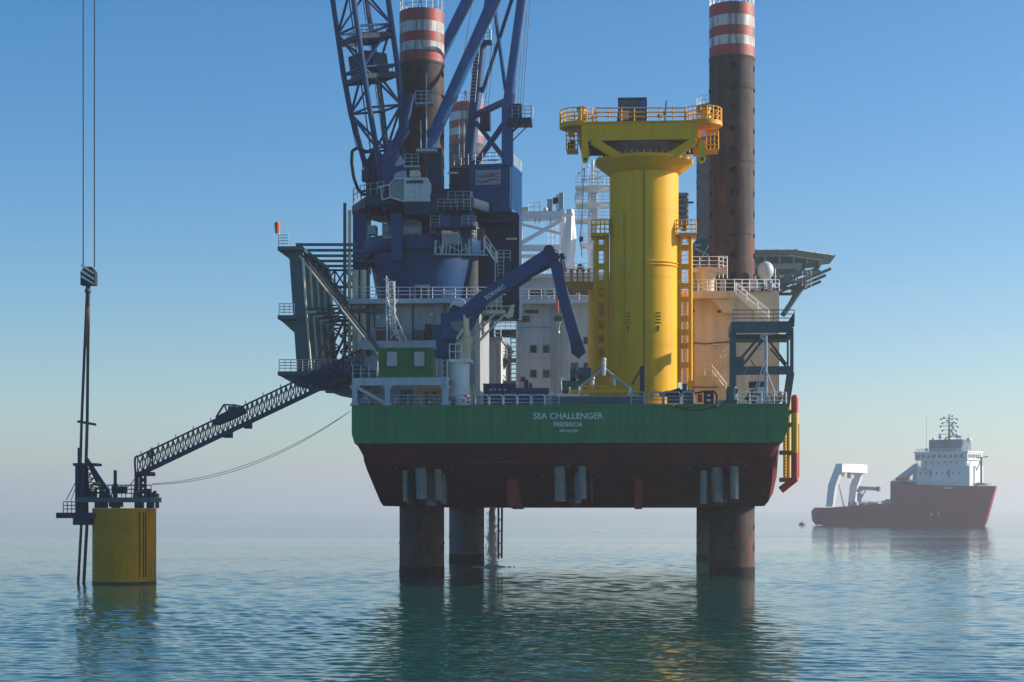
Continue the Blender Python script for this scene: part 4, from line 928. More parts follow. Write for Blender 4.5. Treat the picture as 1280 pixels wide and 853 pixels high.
b = MB(); b.pprism([(562,403),(578,401),(578,413),(575,416),(566,411)],162.14,.2); b.build('cab_window', M['paleglass'], kc)
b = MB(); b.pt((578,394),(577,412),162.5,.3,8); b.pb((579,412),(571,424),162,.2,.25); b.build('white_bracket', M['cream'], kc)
b = MB(); b.pprism([(554,404),(598,366),(682,311),(690,310),(696,318),(690,326),(644,356),(607,380),(563,414)],163.0,.9); mb_ = b.build('main_boom', M['navy'], kc)
text_mesh('maker_lettering','SORMEC',.52,M['letter'],mb_,P(619,365.5,162.96),.012,(0,0,0),width=2.1).rotation_euler = Matrix.Rotation(math.pi/2,4,'X').to_euler() if False else (Matrix.Rotation(0,4,'Z')@Matrix.Rotation(math.pi/2,4,'X')@Matrix.Rotation(rad(33),4,'Z')).to_euler()
b = MB(); q = P(686,313,162.9); b.tube(q,q+V((0,1.2,0)),.5,14); q = P(693,320,162.8); b.tube(q,q+V((0,1.3,0)),.38,12); b.build('knuckle_pin', M['navy2'], kc)
b = MB(); b.pprism([(684,316),(696,318),(703,336),(712,380),(724,428),(713,430),(700,384),(690,342)],163.1,.6); b.build('jib', M['navy'], kc)
b = MB(); b.pt((706,360),(727,432),163.4,.2,8); b.pt((702,322),(706,340),163.4,.22,8); b.ball(P(703,321,163.4),.33); b.path([P(688,311,163),P(697,314,163),P(702,326,163),P(706,345,163)],.06); b.build('jib_ram', M['navy2'], kc)
b = MB(); b.pprism([(713,427),(727,424),(732,440),(723,448),(714,441)],162.9,1.0); b.build('jib_head', M['navy2'], kc)
b = MB(); b.pt((636,362),(662,345),163.4,.35,10); b.pt((660,346),(692,330),163.4,.22,8); b.build('knuckle_ram', M['navy2'], kc)
b = MB(); b.pt((577,424),(592,400),163.3,.34,10); b.pt((592,400),(606,378),163.3,.26,8); b.build('lifting_ram', M['navy'], kc)
b = MB(); b.pt((626,377),(649,375),166.2,.4,10); b.pbox(633,364,643,373,166,1); b.build('hose_drum', M['navy2'], kc)
dm = thing('white_dome', 'white dome antenna on a dark base beside the deck crane boom', 'dome', P(573,392,168))
b = MB(); b.ball(P(573,384,168),.78,.78,.85,20,12); b.build('dome', M['white'], dm); b = MB(); b.pprism([(560,391),(582,391),(578,385),(566,381)],167.1,1.2); b.build('base', M['navy2'], dm)
tb_ = thing('raised_access_platform', 'white railed platform on truss legs painted in sunlit cream behind the deck crane', 'platform', P(600,435,166))
b = MB(); b.pbox(601,387.5,631,392.5,163.8,1.6); b.pprism([(629,394),(634,392),(638,383),(641,381),(642,386),(640,396),(634,398)],163.8,1); b.build('platform_floor', M['cream'], tb_)  # white steel; warm sunlight is put into the cream colour
b = MB(); b.rail([P(608,387.5,165.3),P(608,387.5,163.8),P(627,387.5,163.8)],1.1,.45,.045,2); b.build('platform_railing', M['white'], tb_)
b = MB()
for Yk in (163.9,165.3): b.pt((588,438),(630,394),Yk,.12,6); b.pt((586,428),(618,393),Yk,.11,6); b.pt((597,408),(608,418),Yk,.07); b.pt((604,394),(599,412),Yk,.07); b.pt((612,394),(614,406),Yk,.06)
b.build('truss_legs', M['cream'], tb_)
ch = thing('cargo_hook', 'green cargo hook block hanging on a wire in front of the white accommodation', 'hook', P(697,400,196))
b = MB(); b.pt((697,352),(697,395),196,.03,4); b.build('wire', M['wire'], ch); b = MB(); b.pt((697,362),(697,390),196.02,.1,6); b.build('red_sling', M['redbuoy'], ch)
b = MB(); b.pprism([(691.5,397),(697,394),(704,397),(702,401),(693,401)],195.7,.6); b.build('block', M['cgreen'], ch)
b = MB(); b.pt((695,401),(696.5,415),196,.07); b.pt((700,401),(698,415),196,.07); b.ball(P(697.3,416,196),.25); b.build('hook', M['galv'], ch)
# ------------------------------------------------------------------ green container on its white frame
fr = thing('container_frame', 'pale blue grey steel frame with diagonal brace carrying the green container', 'frame', P(500,507,160.6))
b = MB(); b.pbox(440,472.3,560,482,160.4,.5); b.pbox(440,472.5,560,475.5,160.9,5.5); b.pbox(440,472.5,560,481,166.4,.5); b.build('frame_beam', M['bluegrey'], fr)
for a, c in ((440,446),(481,487),(553,560)):
    b = MB(); b.pbox(a,482,c,508,160.42,.5); b.pprism([(a-4,482),(c+4,482),(c,488),(a,488)],160.5,.3); b.pprism([(a,502),(c,502),(c+3,507.5),(a-3,507.5)],160.5,.3); b.build('frame_post', M['bluegrey'], fr)
    b = MB(); b.pbox(a,482,c,510,166.4,.5); b.build('frame_post', M['bluegrey'], fr)
b = MB(); b.pb((446,484),(483,505),160.7,.3,.3); b.build('frame_brace', M['bluegrey'], fr)
b = MB(); b.rail([P(441,472,160.6),P(471,472,160.6)],1.1,.8,.035,2); b.rail([P(546,472,160.6),P(559,472,160.6)],1.5,.6,.04,2); b.build('frame_railing', M['galv'], fr)
gc = thing('green_container', 'bright green site container with two grey shuttered windows', 'container', P(508,472,161))
b = MB(); b.pbox(473.6,435.5,540.6,471.7,161.1,2.4); b.build('container_body', M['cgreen'], gc)
for a, c in ((474,507),(509,540.5)):
    b = MB(); x0 = X(a,161); corr(b, V((x0,161.06,0)), V((1,0,0)), X(c,161)-x0, V((0,-1,0)), Z(470.5,500,161), Z(437,500,161), 9); b.build('corrugated_panel', M['cgreen'], gc)
b = MB()
for a, c in ((473,475),(506.5,509.5),(539.5,541.3)): b.pbox(a,435,c,472,160.95,.3)
b.pbox(473,434.5,541.3,437,160.94,.3); b.pbox(473,470,541.3,472,160.94,.3); b.build('corner_frame', M['cgreen'], gc)
for a in (483,517): 
    b = MB(); b.pbox(a,439,a+14,458.5,160.85,.25); w_ = b.build('window', M['cgreen'], gc); b = MB(); b.pbox(a+.8,440,a+13.2,457.8,160.8,.1); b.build('shutter', M['shutter'], w_)
    b = MB(); b.pbox(a+3,436,a+11,438.3,160.8,.15); b.build('roller_box', M['darkgrey'], gc)
# ------------------------------------------------------------------ gear along the stern rail
def hoop(mb, a, c, Y, y0=508, y1=494):
    p = [P(a,y0,Y),P(a,y1+2.5,Y),P(a+1.5,y1,Y),P(c-1.5,y1,Y),P(c,y1+2.5,Y),P(c,y0,Y)]; mb.path(p,.075,7); mb.tube(P(a,y1+5,Y),P(c,y1+5,Y),.035,5); mb.tube(P(a,y1+9.5,Y),P(c,y1+9.5,Y),.035,5)
rl = thing('stern_guard_rail', 'row of pale rounded hoop guard rails along the middle of the stern', 'guard rail', P(640,508,160.5))
for k in range(6): b = MB(); hoop(b, 594+k*17.6, 610.4+k*17.6, 160.5); b.build('hoop', M['bluegrey'], rl)
rl = thing('stern_guard_rail', 'short row of grey hoop guard rails in front of the yellow tower base', 'guard rail', P(840,507,160.5))
for a, c in ((789,805),(810,828),(830,850),(853,867)): b = MB(); hoop(b, a, c, 160.5, 507, 490.5); b.build('hoop', M['grey'], rl)
rl = thing('stern_guard_rail', 'thin white guard rail under the green container frame', 'guard rail', P(500,508,160.5))
b = MB(); b.rail([P(446,508,160.8),P(590,508,160.8)],1.0,1.1,.04,2); b.build('rails', M['bluegrey'], rl)
rl = thing('stern_guard_rail', 'thin white guard rail at the starboard corner of the stern', 'guard rail', P(955,506,160.5))
b = MB(); b.rail([P(922,506,160.5),P(983,506,160.5),P(980,506,166)],1.1,1.1,.04,2); b.build('rails', M['white'], rl)
lbuoy = thing('lifebuoy', 'red and white lifebuoy hung on the stern rail by the white pedestal', 'lifebuoy', P(583.5,499,160.3))
q = P(583.5,499,160.3); Rr = .30
for s_ in range(8):
    b = MB(); pts = [q+V((Rr*math.cos(rad(45*s_+9*k)),0,Rr*math.sin(rad(45*s_+9*k)))) for k in range(6)]; b.path(pts,.085,8); b.build('ring_segment', M['redbuoy'] if s_ % 2 == 0 else M['white'], lbuoy)
def gear(name, lab, cat, px, py, Y, parts):
    t_ = thing(name, lab, cat, P(px,py,Y))
    for nm, mm, fn in parts:
        b = MB(); fn(b)
        if nm in ('label_plate','corner_post','panel','exhaust','drum','rib','bridle','stub','rung','lug','window','jack','white_plate','reel','face'): b.each(nm, M[mm], t_)
        else: b.build(nm, M[mm], t_)
def bx(a,y0,c,y1,Y,D): return lambda b: b.pbox(a,y0,c,y1,Y,D)
gear('blue_equipment_crate','long navy blue equipment crate on the deck left of the black exhaust posts','crate',624,508,164,[('body','navy2',bx(604,481,643,508,164,2)),('lid','navy',bx(603.5,479.5,643.5,481,163.9,2.2)),
  ('label_plate','grey',lambda b:[b.pbox(x,486,x+3,488.5,163.95,.1) for x in (612,617,623,630)]),('corner_post','navy',lambda b:[b.pbox(x,481,x+1.2,508,163.9,.2) for x in (604,616,629,641.8)])])
gear('blue_equipment_skid','navy blue machinery skid with two black exhaust posts','skid',665,508,164,[('body','navy',bx(645,485,685,508,164,2)),('panel','navy2',lambda b:[b.pbox(x,488,x+8,500,163.94,.1) for x in (647,657,667,676)]),
  ('exhaust','black',lambda b:[b.pt((658,486),(658,475),164.5,.18,8),b.pt((663,486),(663,479),164.5,.15,8)])])
gear('green_winch','green winch and hose reels on a green base left of the yellow cylinder','winch',716,498,166,[('base','cgreen',bx(701,477,735,490,166,2.5)),('base_rail','teal',lambda b:[b.pbox(700,y,736,y+1.5,165.9,.2) for y in (476,482,488)]),
  ('drum','teal',lambda b:[b.tube(P(x,468,166.5),P(x+7,468,166.5),.62,14) for x in (713,723,732)]),('motor','darkgrey',lambda b:[b.ball(P(719,469,165.8),.4),b.pbox(729,462,737,476,166,1)]),('lever','orange',bx(719,468,722,473,165.4,.2))])
gear('stern_pontoon','long dark teal beam lying on the stern edge under the yellow spreader','beam',748,507,160.6,[('body','teal',bx(690,496,805,507.6,160.5,1.4)),('top_plate','grey',bx(690,495,805,496,160.45,1.5)),('rib','teal',lambda b:[b.pbox(x,497,x+1.2,507.4,160.42,.1) for x in range(697,803,15)])])
gear('lifting_spreader','yellow lifting spreader beam with a white triangular bridle on the stern','spreader',755,495,161.4,[('beam','yellow2',bx(713,487,798,491.5,161.3,.5)),('top_chord','yellow2',lambda b:b.pb((722,483),(782,483),161.5,.15,.15)),
  ('bridle','galv',lambda b:[b.pt((755,460),(722,486),161.3,.11,7),b.pt((755,460),(789,488),161.3,.11,7)]),('bridle_pin','white',lambda b:[b.pt((755,450),(755,470),161.2,.17,8),b.ball(P(755,450,161.2),.2)]),
  ('stub','white',lambda b:[b.pt((741,487),(741,474),161.9,.13,8),b.pt((768,487),(768,474),161.9,.13,8),b.ball(P(741,473,161.9),.2),b.ball(P(768,473,161.9),.2)]),
  ('hook','white',lambda b:[b.path([P(x,484,161.1),P(x,491,161.1),P(x+d_,496,161.1)],.08,6) for x,d_ in ((724,-2),(788,3),(787,-2),(712,-3))]),('cross_bar','yellow2',lambda b:[b.pt((x,483),(x+3,488),161.4,.05) for x in range(726,782,6)])])
gear('boom_rest_post','slim dark post with a slanting stay at the left of the yellow tower base','post',802,505,161.6,[('post','navy2',bx(800,458,804.5,505,161.5,.35)),('stay','navy2',lambda b:b.pb((801,461),(790,481),161.7,.12,.15)),('rung','navy',lambda b:[b.pbox(799,y,805.5,y+1.5,161.4,.2) for y in range(462,503,6)])])
gear('seafastening_clamp','black clamp beams bolted around the foot of the yellow tower','clamp',845,503,164,[('beam','black',lambda b:b.pprism([(824,492),(832,489),(858,486),(868,490),(868,495),(826,496)],164,1)),('jack','teal',lambda b:[b.pbox(852,488,868,505,163,1.3),b.pbox(834,496,850,504,163,1.2)]),('rod','darkgrey',lambda b:[b.pt((826,494),(850,486),163.8,.12),b.pt((856,480),(858,492),163.8,.2)])])
gear('fire_station','red fire box beside a dark crate on the stern by the cream house','fire box',876,506,162,[('red_box','redbuoy',bx(872,493,878,503,162,.5)),('dark_crate','black',bx(880,490,892,506,162,1)),('white_plate','white',lambda b:[b.pbox(884,493,888,495.5,161.95,.1),b.pbox(883.5,499,888.5,502,161.95,.1)]),('hose','black',lambda b:b.path([P(868,492,161.8),P(880,489.5,161.8),P(893,489.5,161.8),P(896,494,161.8),P(896,506,161.8)],.09,7))])
gear('teal_tank','dark teal drum shaped tank between the cream house and the teal frame','tank',915,506,161.6,[('body','teal',lambda b:b.lathe(P(915,506,161.6),[(.5,0),(.52,.1),(.52,1.3),(.42,1.5),(.42,1.6)],20)),('base','darkgrey',bx(906,500,924,507,161,.5)),('lug','darkgrey',lambda b:[b.pbox(908,486,911,492,161.2,.3),b.pbox(919,486,922,492,161.2,.3)])])
gear('white_deck_winch','white mooring winch with reels at the starboard corner of the stern','winch',952,506,161.8,[('frame','white',lambda b:b.pprism([(944,505),(948,484),(957,484),(962,505)],161.8,1.2)),('face','darkgrey',lambda b:[b.tube(P(x,494,161.7),P(x,494,161.9),.16,10) for x in (948.5,954)]),
  ('reel','bronze',lambda b:[b.tube(P(966,499,161.8),P(971,499,161.8),.45,14),b.tube(P(973,496,161.8),P(977,496,161.8),.5,14)]),('roof','navy2',bx(937,477,960,484,162.2,1.5)),('cable_drum','navy2',lambda b:b.pprism([(930,500),(938,488),(948,486),(944,504)],162,1)),('hose','rust',lambda b:b.path([P(962,492,161.5),P(966,503,161.5),P(975,503,161.5),P(979,494,161.5)],.07))])
gear('dark_deck_locker','dark upright locker under the green container frame','locker',507,507,162,[('body','teal',bx(500,488,515,507,162,1)),('door_seam','black',bx(507.2,489,507.8,506,161.96,.1)),('top','darkgrey',bx(499.5,487,515.5,488,161.9,1.2))])
gear('mooring_bollard','black mooring fairlead with a white roller under the right end of the container frame','fairlead',536,507,161.5,[('body','black',bx(531,498,543,507,161.3,1)),('roller','white',lambda b:b.tube(P(537,505,161.25),P(537,501,161.25),.13,8)),('cap','darkgrey',bx(530.5,496.6,543.5,498,161.25,1.1))])
gear('mooring_bollard','black mooring fairlead with a white roller left of the white pedestal','fairlead',562,507,161.5,[('body','black',bx(557,498,568,507,161.3,1)),('roller','white',lambda b:b.tube(P(562,505,161.25),P(562,501,161.25),.13,8)),('cap','darkgrey',bx(556.5,496.6,568.5,498,161.25,1.1))])
gear('deck_machine','grey pump with pipes behind the diagonal of the container frame','pump',456,507,163,[('body','grey',lambda b:b.tube(P(452,502,163),P(462,502,163),.42,14)),('base','darkgrey',bx(449,504,466,508,162.8,1)),('pipe','galv',lambda b:b.path([P(455,499,163),P(456,494,163),P(463,494,163),P(464,485,163)],.08)),('valve','white',lambda b:b.ball(P(458,497,162.8),.2))])
gear('deck_store','cream deck store wall with small dark windows behind the container frame','deck store',540,508,167.5,[('wall','cream',bx(517,483,556,508,167.5,2)),('window','glass',lambda b:[b.pbox(531,490,535,496,167.45,.1),b.pbox(541,490,545,496,167.45,.1)]),('strip_light','lamp',bx(534,483.8,547,485,167,.3))])
gear('yellow_ladder_frame','pale yellow green step ladder leaning beside the white pedestal','step ladder',591,500,162,[('frame','hivis',lambda b:b.ladder(P(591,494,162),P(589,480,162),.35)),('platform','galv',bx(588,491,595,493,161.8,.5))])
gear('red_deck_valve','dark red valve manifold at the end of the hoop rails','valve',706,507,161.5,[('wheel','redbuoy',lambda b:b.tube(P(705,502,161.4),P(705,502,161.7),.33,14)),('body','darkgrey',bx(700,502,712,507,161.5,.6)),('arm','white',lambda b:b.pt((709,500),(712,494),161.4,.06))])
# ------------------------------------------------------------------ boat ladder fender on the starboard side
fd = thing('boat_fender', 'red and yellow tubular boat fender hanging down the starboard side of the hull', 'fender', P(985,506,163))
b = MB(); b.pt((993.5,498),(993.5,516),163,.33,12); b.ball(P(993.5,498,163),.33); b.build('fender_tube', M['redbuoy'], fd)
b = MB(); b.pt((993.5,516.2),(993.5,566),163,.32,12); b.build('fender_tube', M['yellow2'], fd)
b = MB(); b.pt((993.5,566),(993.5,599),163,.33,12); b.pt((993.5,599),(976,613),163,.33,12); b.ball(P(993.5,599,163),.33); b.build('fender_tube', M['redbuoy'], fd)
b = MB(); b.pt((985.6,496),(985.6,602),163.4,.17,8); b.pt((981,496),(981,602),164.2,.15,8); b.path([P(981,496,164.2),P(983,493,164),P(985.6,496,163.4)],.1); b.build('ladder_stringer', M['yellow'], fd)
b = MB()
for y in (515,531,566,600): b.pt((974 if y > 550 else 981,y),(993,y),163.3,.2,8)
for y in range(500,600,4): b.tube(P(985.6,y,163.4),P(981,y,164.2),.04,5)
b.each('standoff', M['bronze'], fd)
b = MB(); b.pt((997,530),(997,597),163.1,.15,8); b.build('rubber_strip', M['black'], fd)
# discharge water and pipes under the hull
wf = MB(); q = P(615,634,205)
for k in range(2200):
    f = random.random(); z = ZB+.1-(ZB)*f; s_ = .25+.45*f
    a = V((q.x+random.gauss(0,s_*.55), 205+random.gauss(0,s_*.6), z)); wf.tube(a, a-V((random.gauss(0,.03),0,random.uniform(.15,.5)*(1-f*.5))), random.uniform(.02,.065), 3, .01)
for k in range(700):
    a = rad(random.uniform(0,360)); r = abs(random.gauss(0,1.0)); wf.ball((q.x+r*math.cos(a),205+r*1.4*math.sin(a),random.uniform(0,.5)*max(0,1.2-r)),random.uniform(.03,.1),n=5,m=3)
tag(wf.build('discharge_water', M['foam'], origin=(q.x,205,0)), 'stream of discharge water falling from the hull bottom into the sea', 'falling water', kind='stuff')
dp_ = thing('discharge_pipes', 'pair of thin dark pipes hanging from the hull bottom beside the falling water', 'pipes', P(625,634,200))
b = MB(); b.pt((623,634),(623,698),200,.12,7); b.pt((627.5,634),(627,698),200,.12,7); b.each('pipe', M['wire'], dp_)
b = MB()
for y in (650,664,679,693): b.pt((623,y),(627.3,y),200,.08)
b.each('clamp', M['darkgrey'], dp_)

# more deck gear seen as small shapes along the rail
gear('hanging_hose','dark hose drooping over the stern edge below the fire box','hose',880,508,159.9,[('hose','black',lambda b:b.path([P(842+5.5*k,507.5+5.5*math.sin(math.pi*k/10),159.85) for k in range(11)],.045,5)),('clip','galv',lambda b:[b.pt((842,506),(842,509),159.85,.06),b.pt((897,506),(897,509),159.85,.06)])])
gear('cable_reel','small grey cable reel standing on deck right of the navy machinery skid','reel',692,507,163,[('flange','grey',lambda b:[b.tube(P(691,500,162.6),P(691,500,162.7),.5,14),b.tube(P(691,500,163.3),P(691,500,163.4),.5,14)]),('cable','black',lambda b:b.tube(P(691,500,162.7),P(691,500,163.3),.38,12)),('stand','darkgrey',bx(686,503,696,508,162.8,.5))])
gear('gas_rack','rack of pale gas bottles on deck left of the navy equipment crate','gas rack',597,508,163.5,[('bottle','shutter',lambda b:[b.lathe(P(x,507,163.6),[(.11,0),(.11,1.1),(.05,1.3),(.05,1.4)],10) for x in (593,596.2,599.4)]),('frame','darkgrey',lambda b:[b.pbox(591,y,602,y+.8,163.3,.6) for y in (497,503)])])
gear('floodlight_post','thin white floodlight post on the stern rail between the hoop rails and the yellow spreader','light post',703,508,161,[('post','white',lambda b:b.pt((703,508),(701,474),161,.06,6)),('lamp_head','lamp',lambda b:b.pbox(698.5,472,704,475,160.8,.4))])
gear('tool_container','small dark teal tool box on the white frame behind the green container rail','tool box',456,472,164,[('body','teal',bx(449,464,466,472.2,164,1.4)),('lid','darkgrey',bx(448.6,462.8,466.4,464,163.9,1.6))])
gear('coiled_rope','coil of tan rope lying on deck in front of the cream house','rope coil',862,507,163,[('coil','pipe',lambda b:[b.path([P(900,506.5,162)+V((.38*math.cos(t*.52),.38*math.sin(t*.52),.08+.1*k)) for t in range(13)],.05,5) for k in range(4)])])
for a, y0, c, y1 in ((650,470,657,490),(724,476,731,497)):
    b = MB(); b.pbox(a,y0,c,y1,199.93,.1); dr = b.build('house_door', M['grey'], ac); b = MB(); b.pbox(a+.8,y0+2,c-.8,y0+7,199.9,.05); b.build('door_window', M['glass'], dr)
for px, py in ((648,425),(676,425),(648,452),(676,452),(708,415),(708,448)):
    b = MB(); b.pbox(px,py,px+2.2,py+1.6,199.6,.4); b.build('wall_lamp', M['lamp'], ac)
b = MB(); b.pt((648,382),(648,500),199.8,.06); b.pt((692,380),(692,500),199.85,.09); b.path([P(650,448,199.85),P(688,448,199.85),P(690,452,199.85)],.05); b.each('drain_pipe', M['offwhite'], ac)
b = MB(); b.rail([P(580,421,189.6),P(626,421,189.6)],1.1,1.1,.04,2); b.build('roof_railing', M['white'], lb)
for px,py in ((471,395),(538,392)):
    b = MB(); b.pbox(px,py,px+3,py+2.5,171.6,.4); b.build('wall_lamp', M['lamp'], ph)
b = MB(); b.path([P(468,380,171.9),P(468,410,171.9),P(500,410,171.9)],.06); b.path([P(516,380,171.9),P(516,425,171.9)],.08); b.path([P(556,380,171.9),P(556,470,171.9)],.09); b.each('wall_pipe', M['darkgrey'], ph)
# ------------------------------------------------------------------ monopile and its work platform
MX, MY = P(155.5,640,157).x, 157.0
mp = thing('monopile', 'short yellow monopile rising from the sea under a dark steel work platform', 'monopile', (MX,MY,0))
mz = lambda py: Z(py,155,154.2)
R = 2.78
b = MB(); b.lathe((MX,MY,0),[(R,-12),(R,0),(R,3),(R,mz(635.5))],64); b.build('pile_shell', M['pile'], mp)
for z in (mz(679),): b = MB(); b.lathe((MX,MY,0),[(R+.015,z-.04),(R+.015,z+.04)],64,False); b.build('weld_line', M['pile'], mp)
b = MB(); b.lathe((MX,MY,0),[(R+.02,-.5),(R+.02,.22)],64,False); b.build('waterline_growth', M['seam'], mp)
for a in (44,52,57):
    b = MB(); q = V((MX+(R+.04)*math.sin(rad(a)),MY-(R+.04)*math.cos(rad(a)),0)); b.box(q.x-.03,q.x+.03,q.y-.03,q.y+.05,.6,mz(640)); b.build('anode_strip', M['seam'], mp)
pf = thing('piling_template', 'dark steel work platform with guide frame sitting on the yellow monopile', 'platform', (MX,MY,mz(635)))
YP = 154.6
b = MB(); b.pbox(95,622,189,628,YP,3.4); b.build('main_deck', M['teal'], pf)
for a, c, y0 in ((118,122,628),(125,132,628),(139,147,626),(168,171,628),(174,177,628),(183,190,628),(194,196,628)):
    b = MB(); b.pbox(a,y0,c,635.4,YP+.8,.8); b.build('support_leg', M['navy2'], pf)
b = MB(); b.pbox(136,622,148,634,YP+.4,1.5); b.build('hydraulic_clamp', M['black'], pf)
b = MB(); b.rail([P(103,622,YP),P(168,622,YP)],1.08,.75,.04,2); b.rail([P(183,622,YP),P(189,622,YP),P(189,622,YP+3.3)],1.08,.4,.04,2); b.rail([P(103,622,YP+3.3),P(189,622,YP+3.3)],1.08,.9,.035,2); b.build('deck_railing', M['navy2'], pf)
b = MB(); b.pbox(70,641,118,648,YP+.4,2.2); b.pbox(91,648,113,656.5,YP+.5,1.6); b.build('lower_deck', M['navy2'], pf)
b = MB(); b.rail([P(79,641,YP+2.4),P(79,641,YP+.5),P(95,641,YP+.5)],.95,.45,.04,2); b.pt((83,625),(95,602),YP+.5,.04); b.pt((88,628),(96,606),YP+.5,.03); b.build('lower_railing', M['navy2'], pf)
b = MB()
for px in (95.5,103.5): b.pbox(px-1.7,580,px+1.7,641,YP+.4,.3)
for px in (98,107): b.pbox(px-1,582,px+1,641,YP+1.8,.3)
b.pbox(91,579,118,582.5,YP+.2,2.2); b.pt((98.5,582),(98.5,560),YP+.8,.12); b.zig(P(96,585,YP+.5),P(96,640,YP+.5),P(104,585,YP+.5),P(104,640,YP+.5),8,.06,True); b.build('guide_tower', M['navy2'], pf)
b = MB(); b.pb((108,574),(136,616),YP+.6,.35,.3); b.pb((109,577),(126,612),YP+1.8,.2,.2); b.pb((108,582),(110,618),YP+1.2,.2,.2); b.zig(P(108,580,YP+1),P(126,616,YP+1),P(106,584,YP+1),P(108,620,YP+1),6,.05,True); b.build('raking_brace', M['navy2'], pf)
b = MB(); b.pt((144,622),(144,605),YP+1.2,.22,10); b.pt((144,606),(144,588),YP+1.2,.15,8); b.pbox(140,608,157,617,YP+1.6,.6); b.build('pump_post', M['navy2'], pf)
b = MB()
for k in range(22):
    px = random.choice((random.uniform(108,140), random.uniform(150,195))); h_ = random.uniform(3,11); b.pbox(px,622-h_,px+random.uniform(1.5,5),622,YP+random.uniform(1,3.5),.5)
b.path([P(150,614,YP+1),P(156,612,YP+.8),P(163,606,YP+1),P(169,598,YP+1)],.04); b.each('deck_equipment', M['darkgrey'], pf)
# gangway from the monopile to the vessel
gw = thing('access_gangway', 'long dark lattice gangway sloping from the monopile up to the vessel', 'gangway', P(178,622,157))
G0, G1 = 156.4, 165.6
def gp(px, py, o=0): f = (px-168)/(450-168); return P(px,py,G0+(G1-G0)*f+o)
lo0, lo1, up0, up1 = (172,594), (452,461), (172,571), (452,437)
b = MB()
for o in (0,1.4): b.beam(gp(*lo0,o),gp(*lo1,o),.22,.42)
b.beam(gp(*lo0,.7),gp(*lo1,.7),1.3,.12); b.build('floor_beam', M['navy2'], gw)
b = MB()
for o in (0,1.4): b.tube(gp(*up0,o),gp(*up1,o),.085,7); b.tube(gp(172,578,o),gp(452,444,o),.04,5)
b.build('top_chord', M['navy2'], gw)
b = MB()
for o in (0,1.4): b.zig(gp(*lo0,o),gp(*lo1,o),gp(*up0,o),gp(*up1,o),46,.05,True,True,5)
b.zig(gp(*up0,0),gp(*up1,0),gp(*up0,1.4),gp(*up1,1.4),30,.04); b.build('side_lacing', M['navy2'], gw)
b = MB()
for k in range(12): f = k/11; q = gp(176+240*f,569-115*f,0); b.tube(q,q+V((0,0,.35)),.04,4)
b.build('top_studs', M['navy2'], gw)
b = MB()
for o in (0,1.4): b.path([gp(169.5,592,o),gp(168.5,578,o),gp(169,572,o),gp(172,570,o)],.1,6)
b.build('end_hoop', M['navy2'], gw)
b = MB(); b.pprism([(267,525),(275,518),(290,511),(300,508),(304,515),(286,524),(268,531)],159.5,1.8); b.build('slide_housing', M['navy2'], gw)
b = MB(); b.pb((270,522),(280,506),159.6,.15,.15); b.pb((280,506),(296,507),159.6,.2,.15); b.pb((291,506),(305,509),159.6,.15,.15); b.pb((281,507),(285,519),159.6,.12,.12); b.pbox(285,508,294,516,159.9,1); b.each('slide_frame', M['navy2'], gw)
b = MB(); b.obox(gp(310,532.5,.5),V((.3,0,0)),V((0,.5,0)),V((0,0,.25))); b.obox(gp(285,544,.5),V((.35,0,0)),V((0,.5,0)),V((0,0,.25))); b.each('stop_block', M['navy2'], gw)
b = MB()
for px in (170,176,181.5): b.pt((px,622),(px,592),156.4,.13,7); b.pt((px,622),(px,592),157.8,.13,7)
b.zig(P(170,622,156.4),P(170,593,156.4),P(181,622,156.4),P(181,593,156.4),4,.06,True); b.pbox(168.5,590,187,595,156.2,1.9); b.pbox(168,592,171,622,156.3,.5); b.build('support_tower', M['navy2'], gw)
# landing lattice where the gangway meets the rack
b = MB(); a0, a1, c0, c1 = P(381,478,165),P(420,488,165),P(470,440,165),P(480,462,165)
b.zig(P(378,474,165),P(454,444,165),P(392,492,165),P(462,464,165),7,.1,True,True,6); b.zig(P(388,484,165.8),P(450,452,165.8),P(392,492,165.8),P(462,464,165.8),8,.06,True); b.beam(P(376,474,165),P(456,443,165),.2,.25); b.build('landing_lattice', M['teal'], gw)
for k, (ya, sag) in enumerate(((605,0),(606,3))):
    b = MB(); pts = []
    for i in range(25):
        f = i/24; px = 190+(438-190)*f; py = ya+(514-ya)*f+(25+sag)*4*f*(1-f)*.78; pts.append(P(px,py,156+6*f))
    b.path(pts,.022,4)
    tag(b.build('mooring_rope', M['wire'], origin=pts[0]), ('upper' if k == 0 else 'lower')+' of two thin dark ropes sagging from the monopile platform to the hull', 'rope', 'ropes between monopile and vessel')
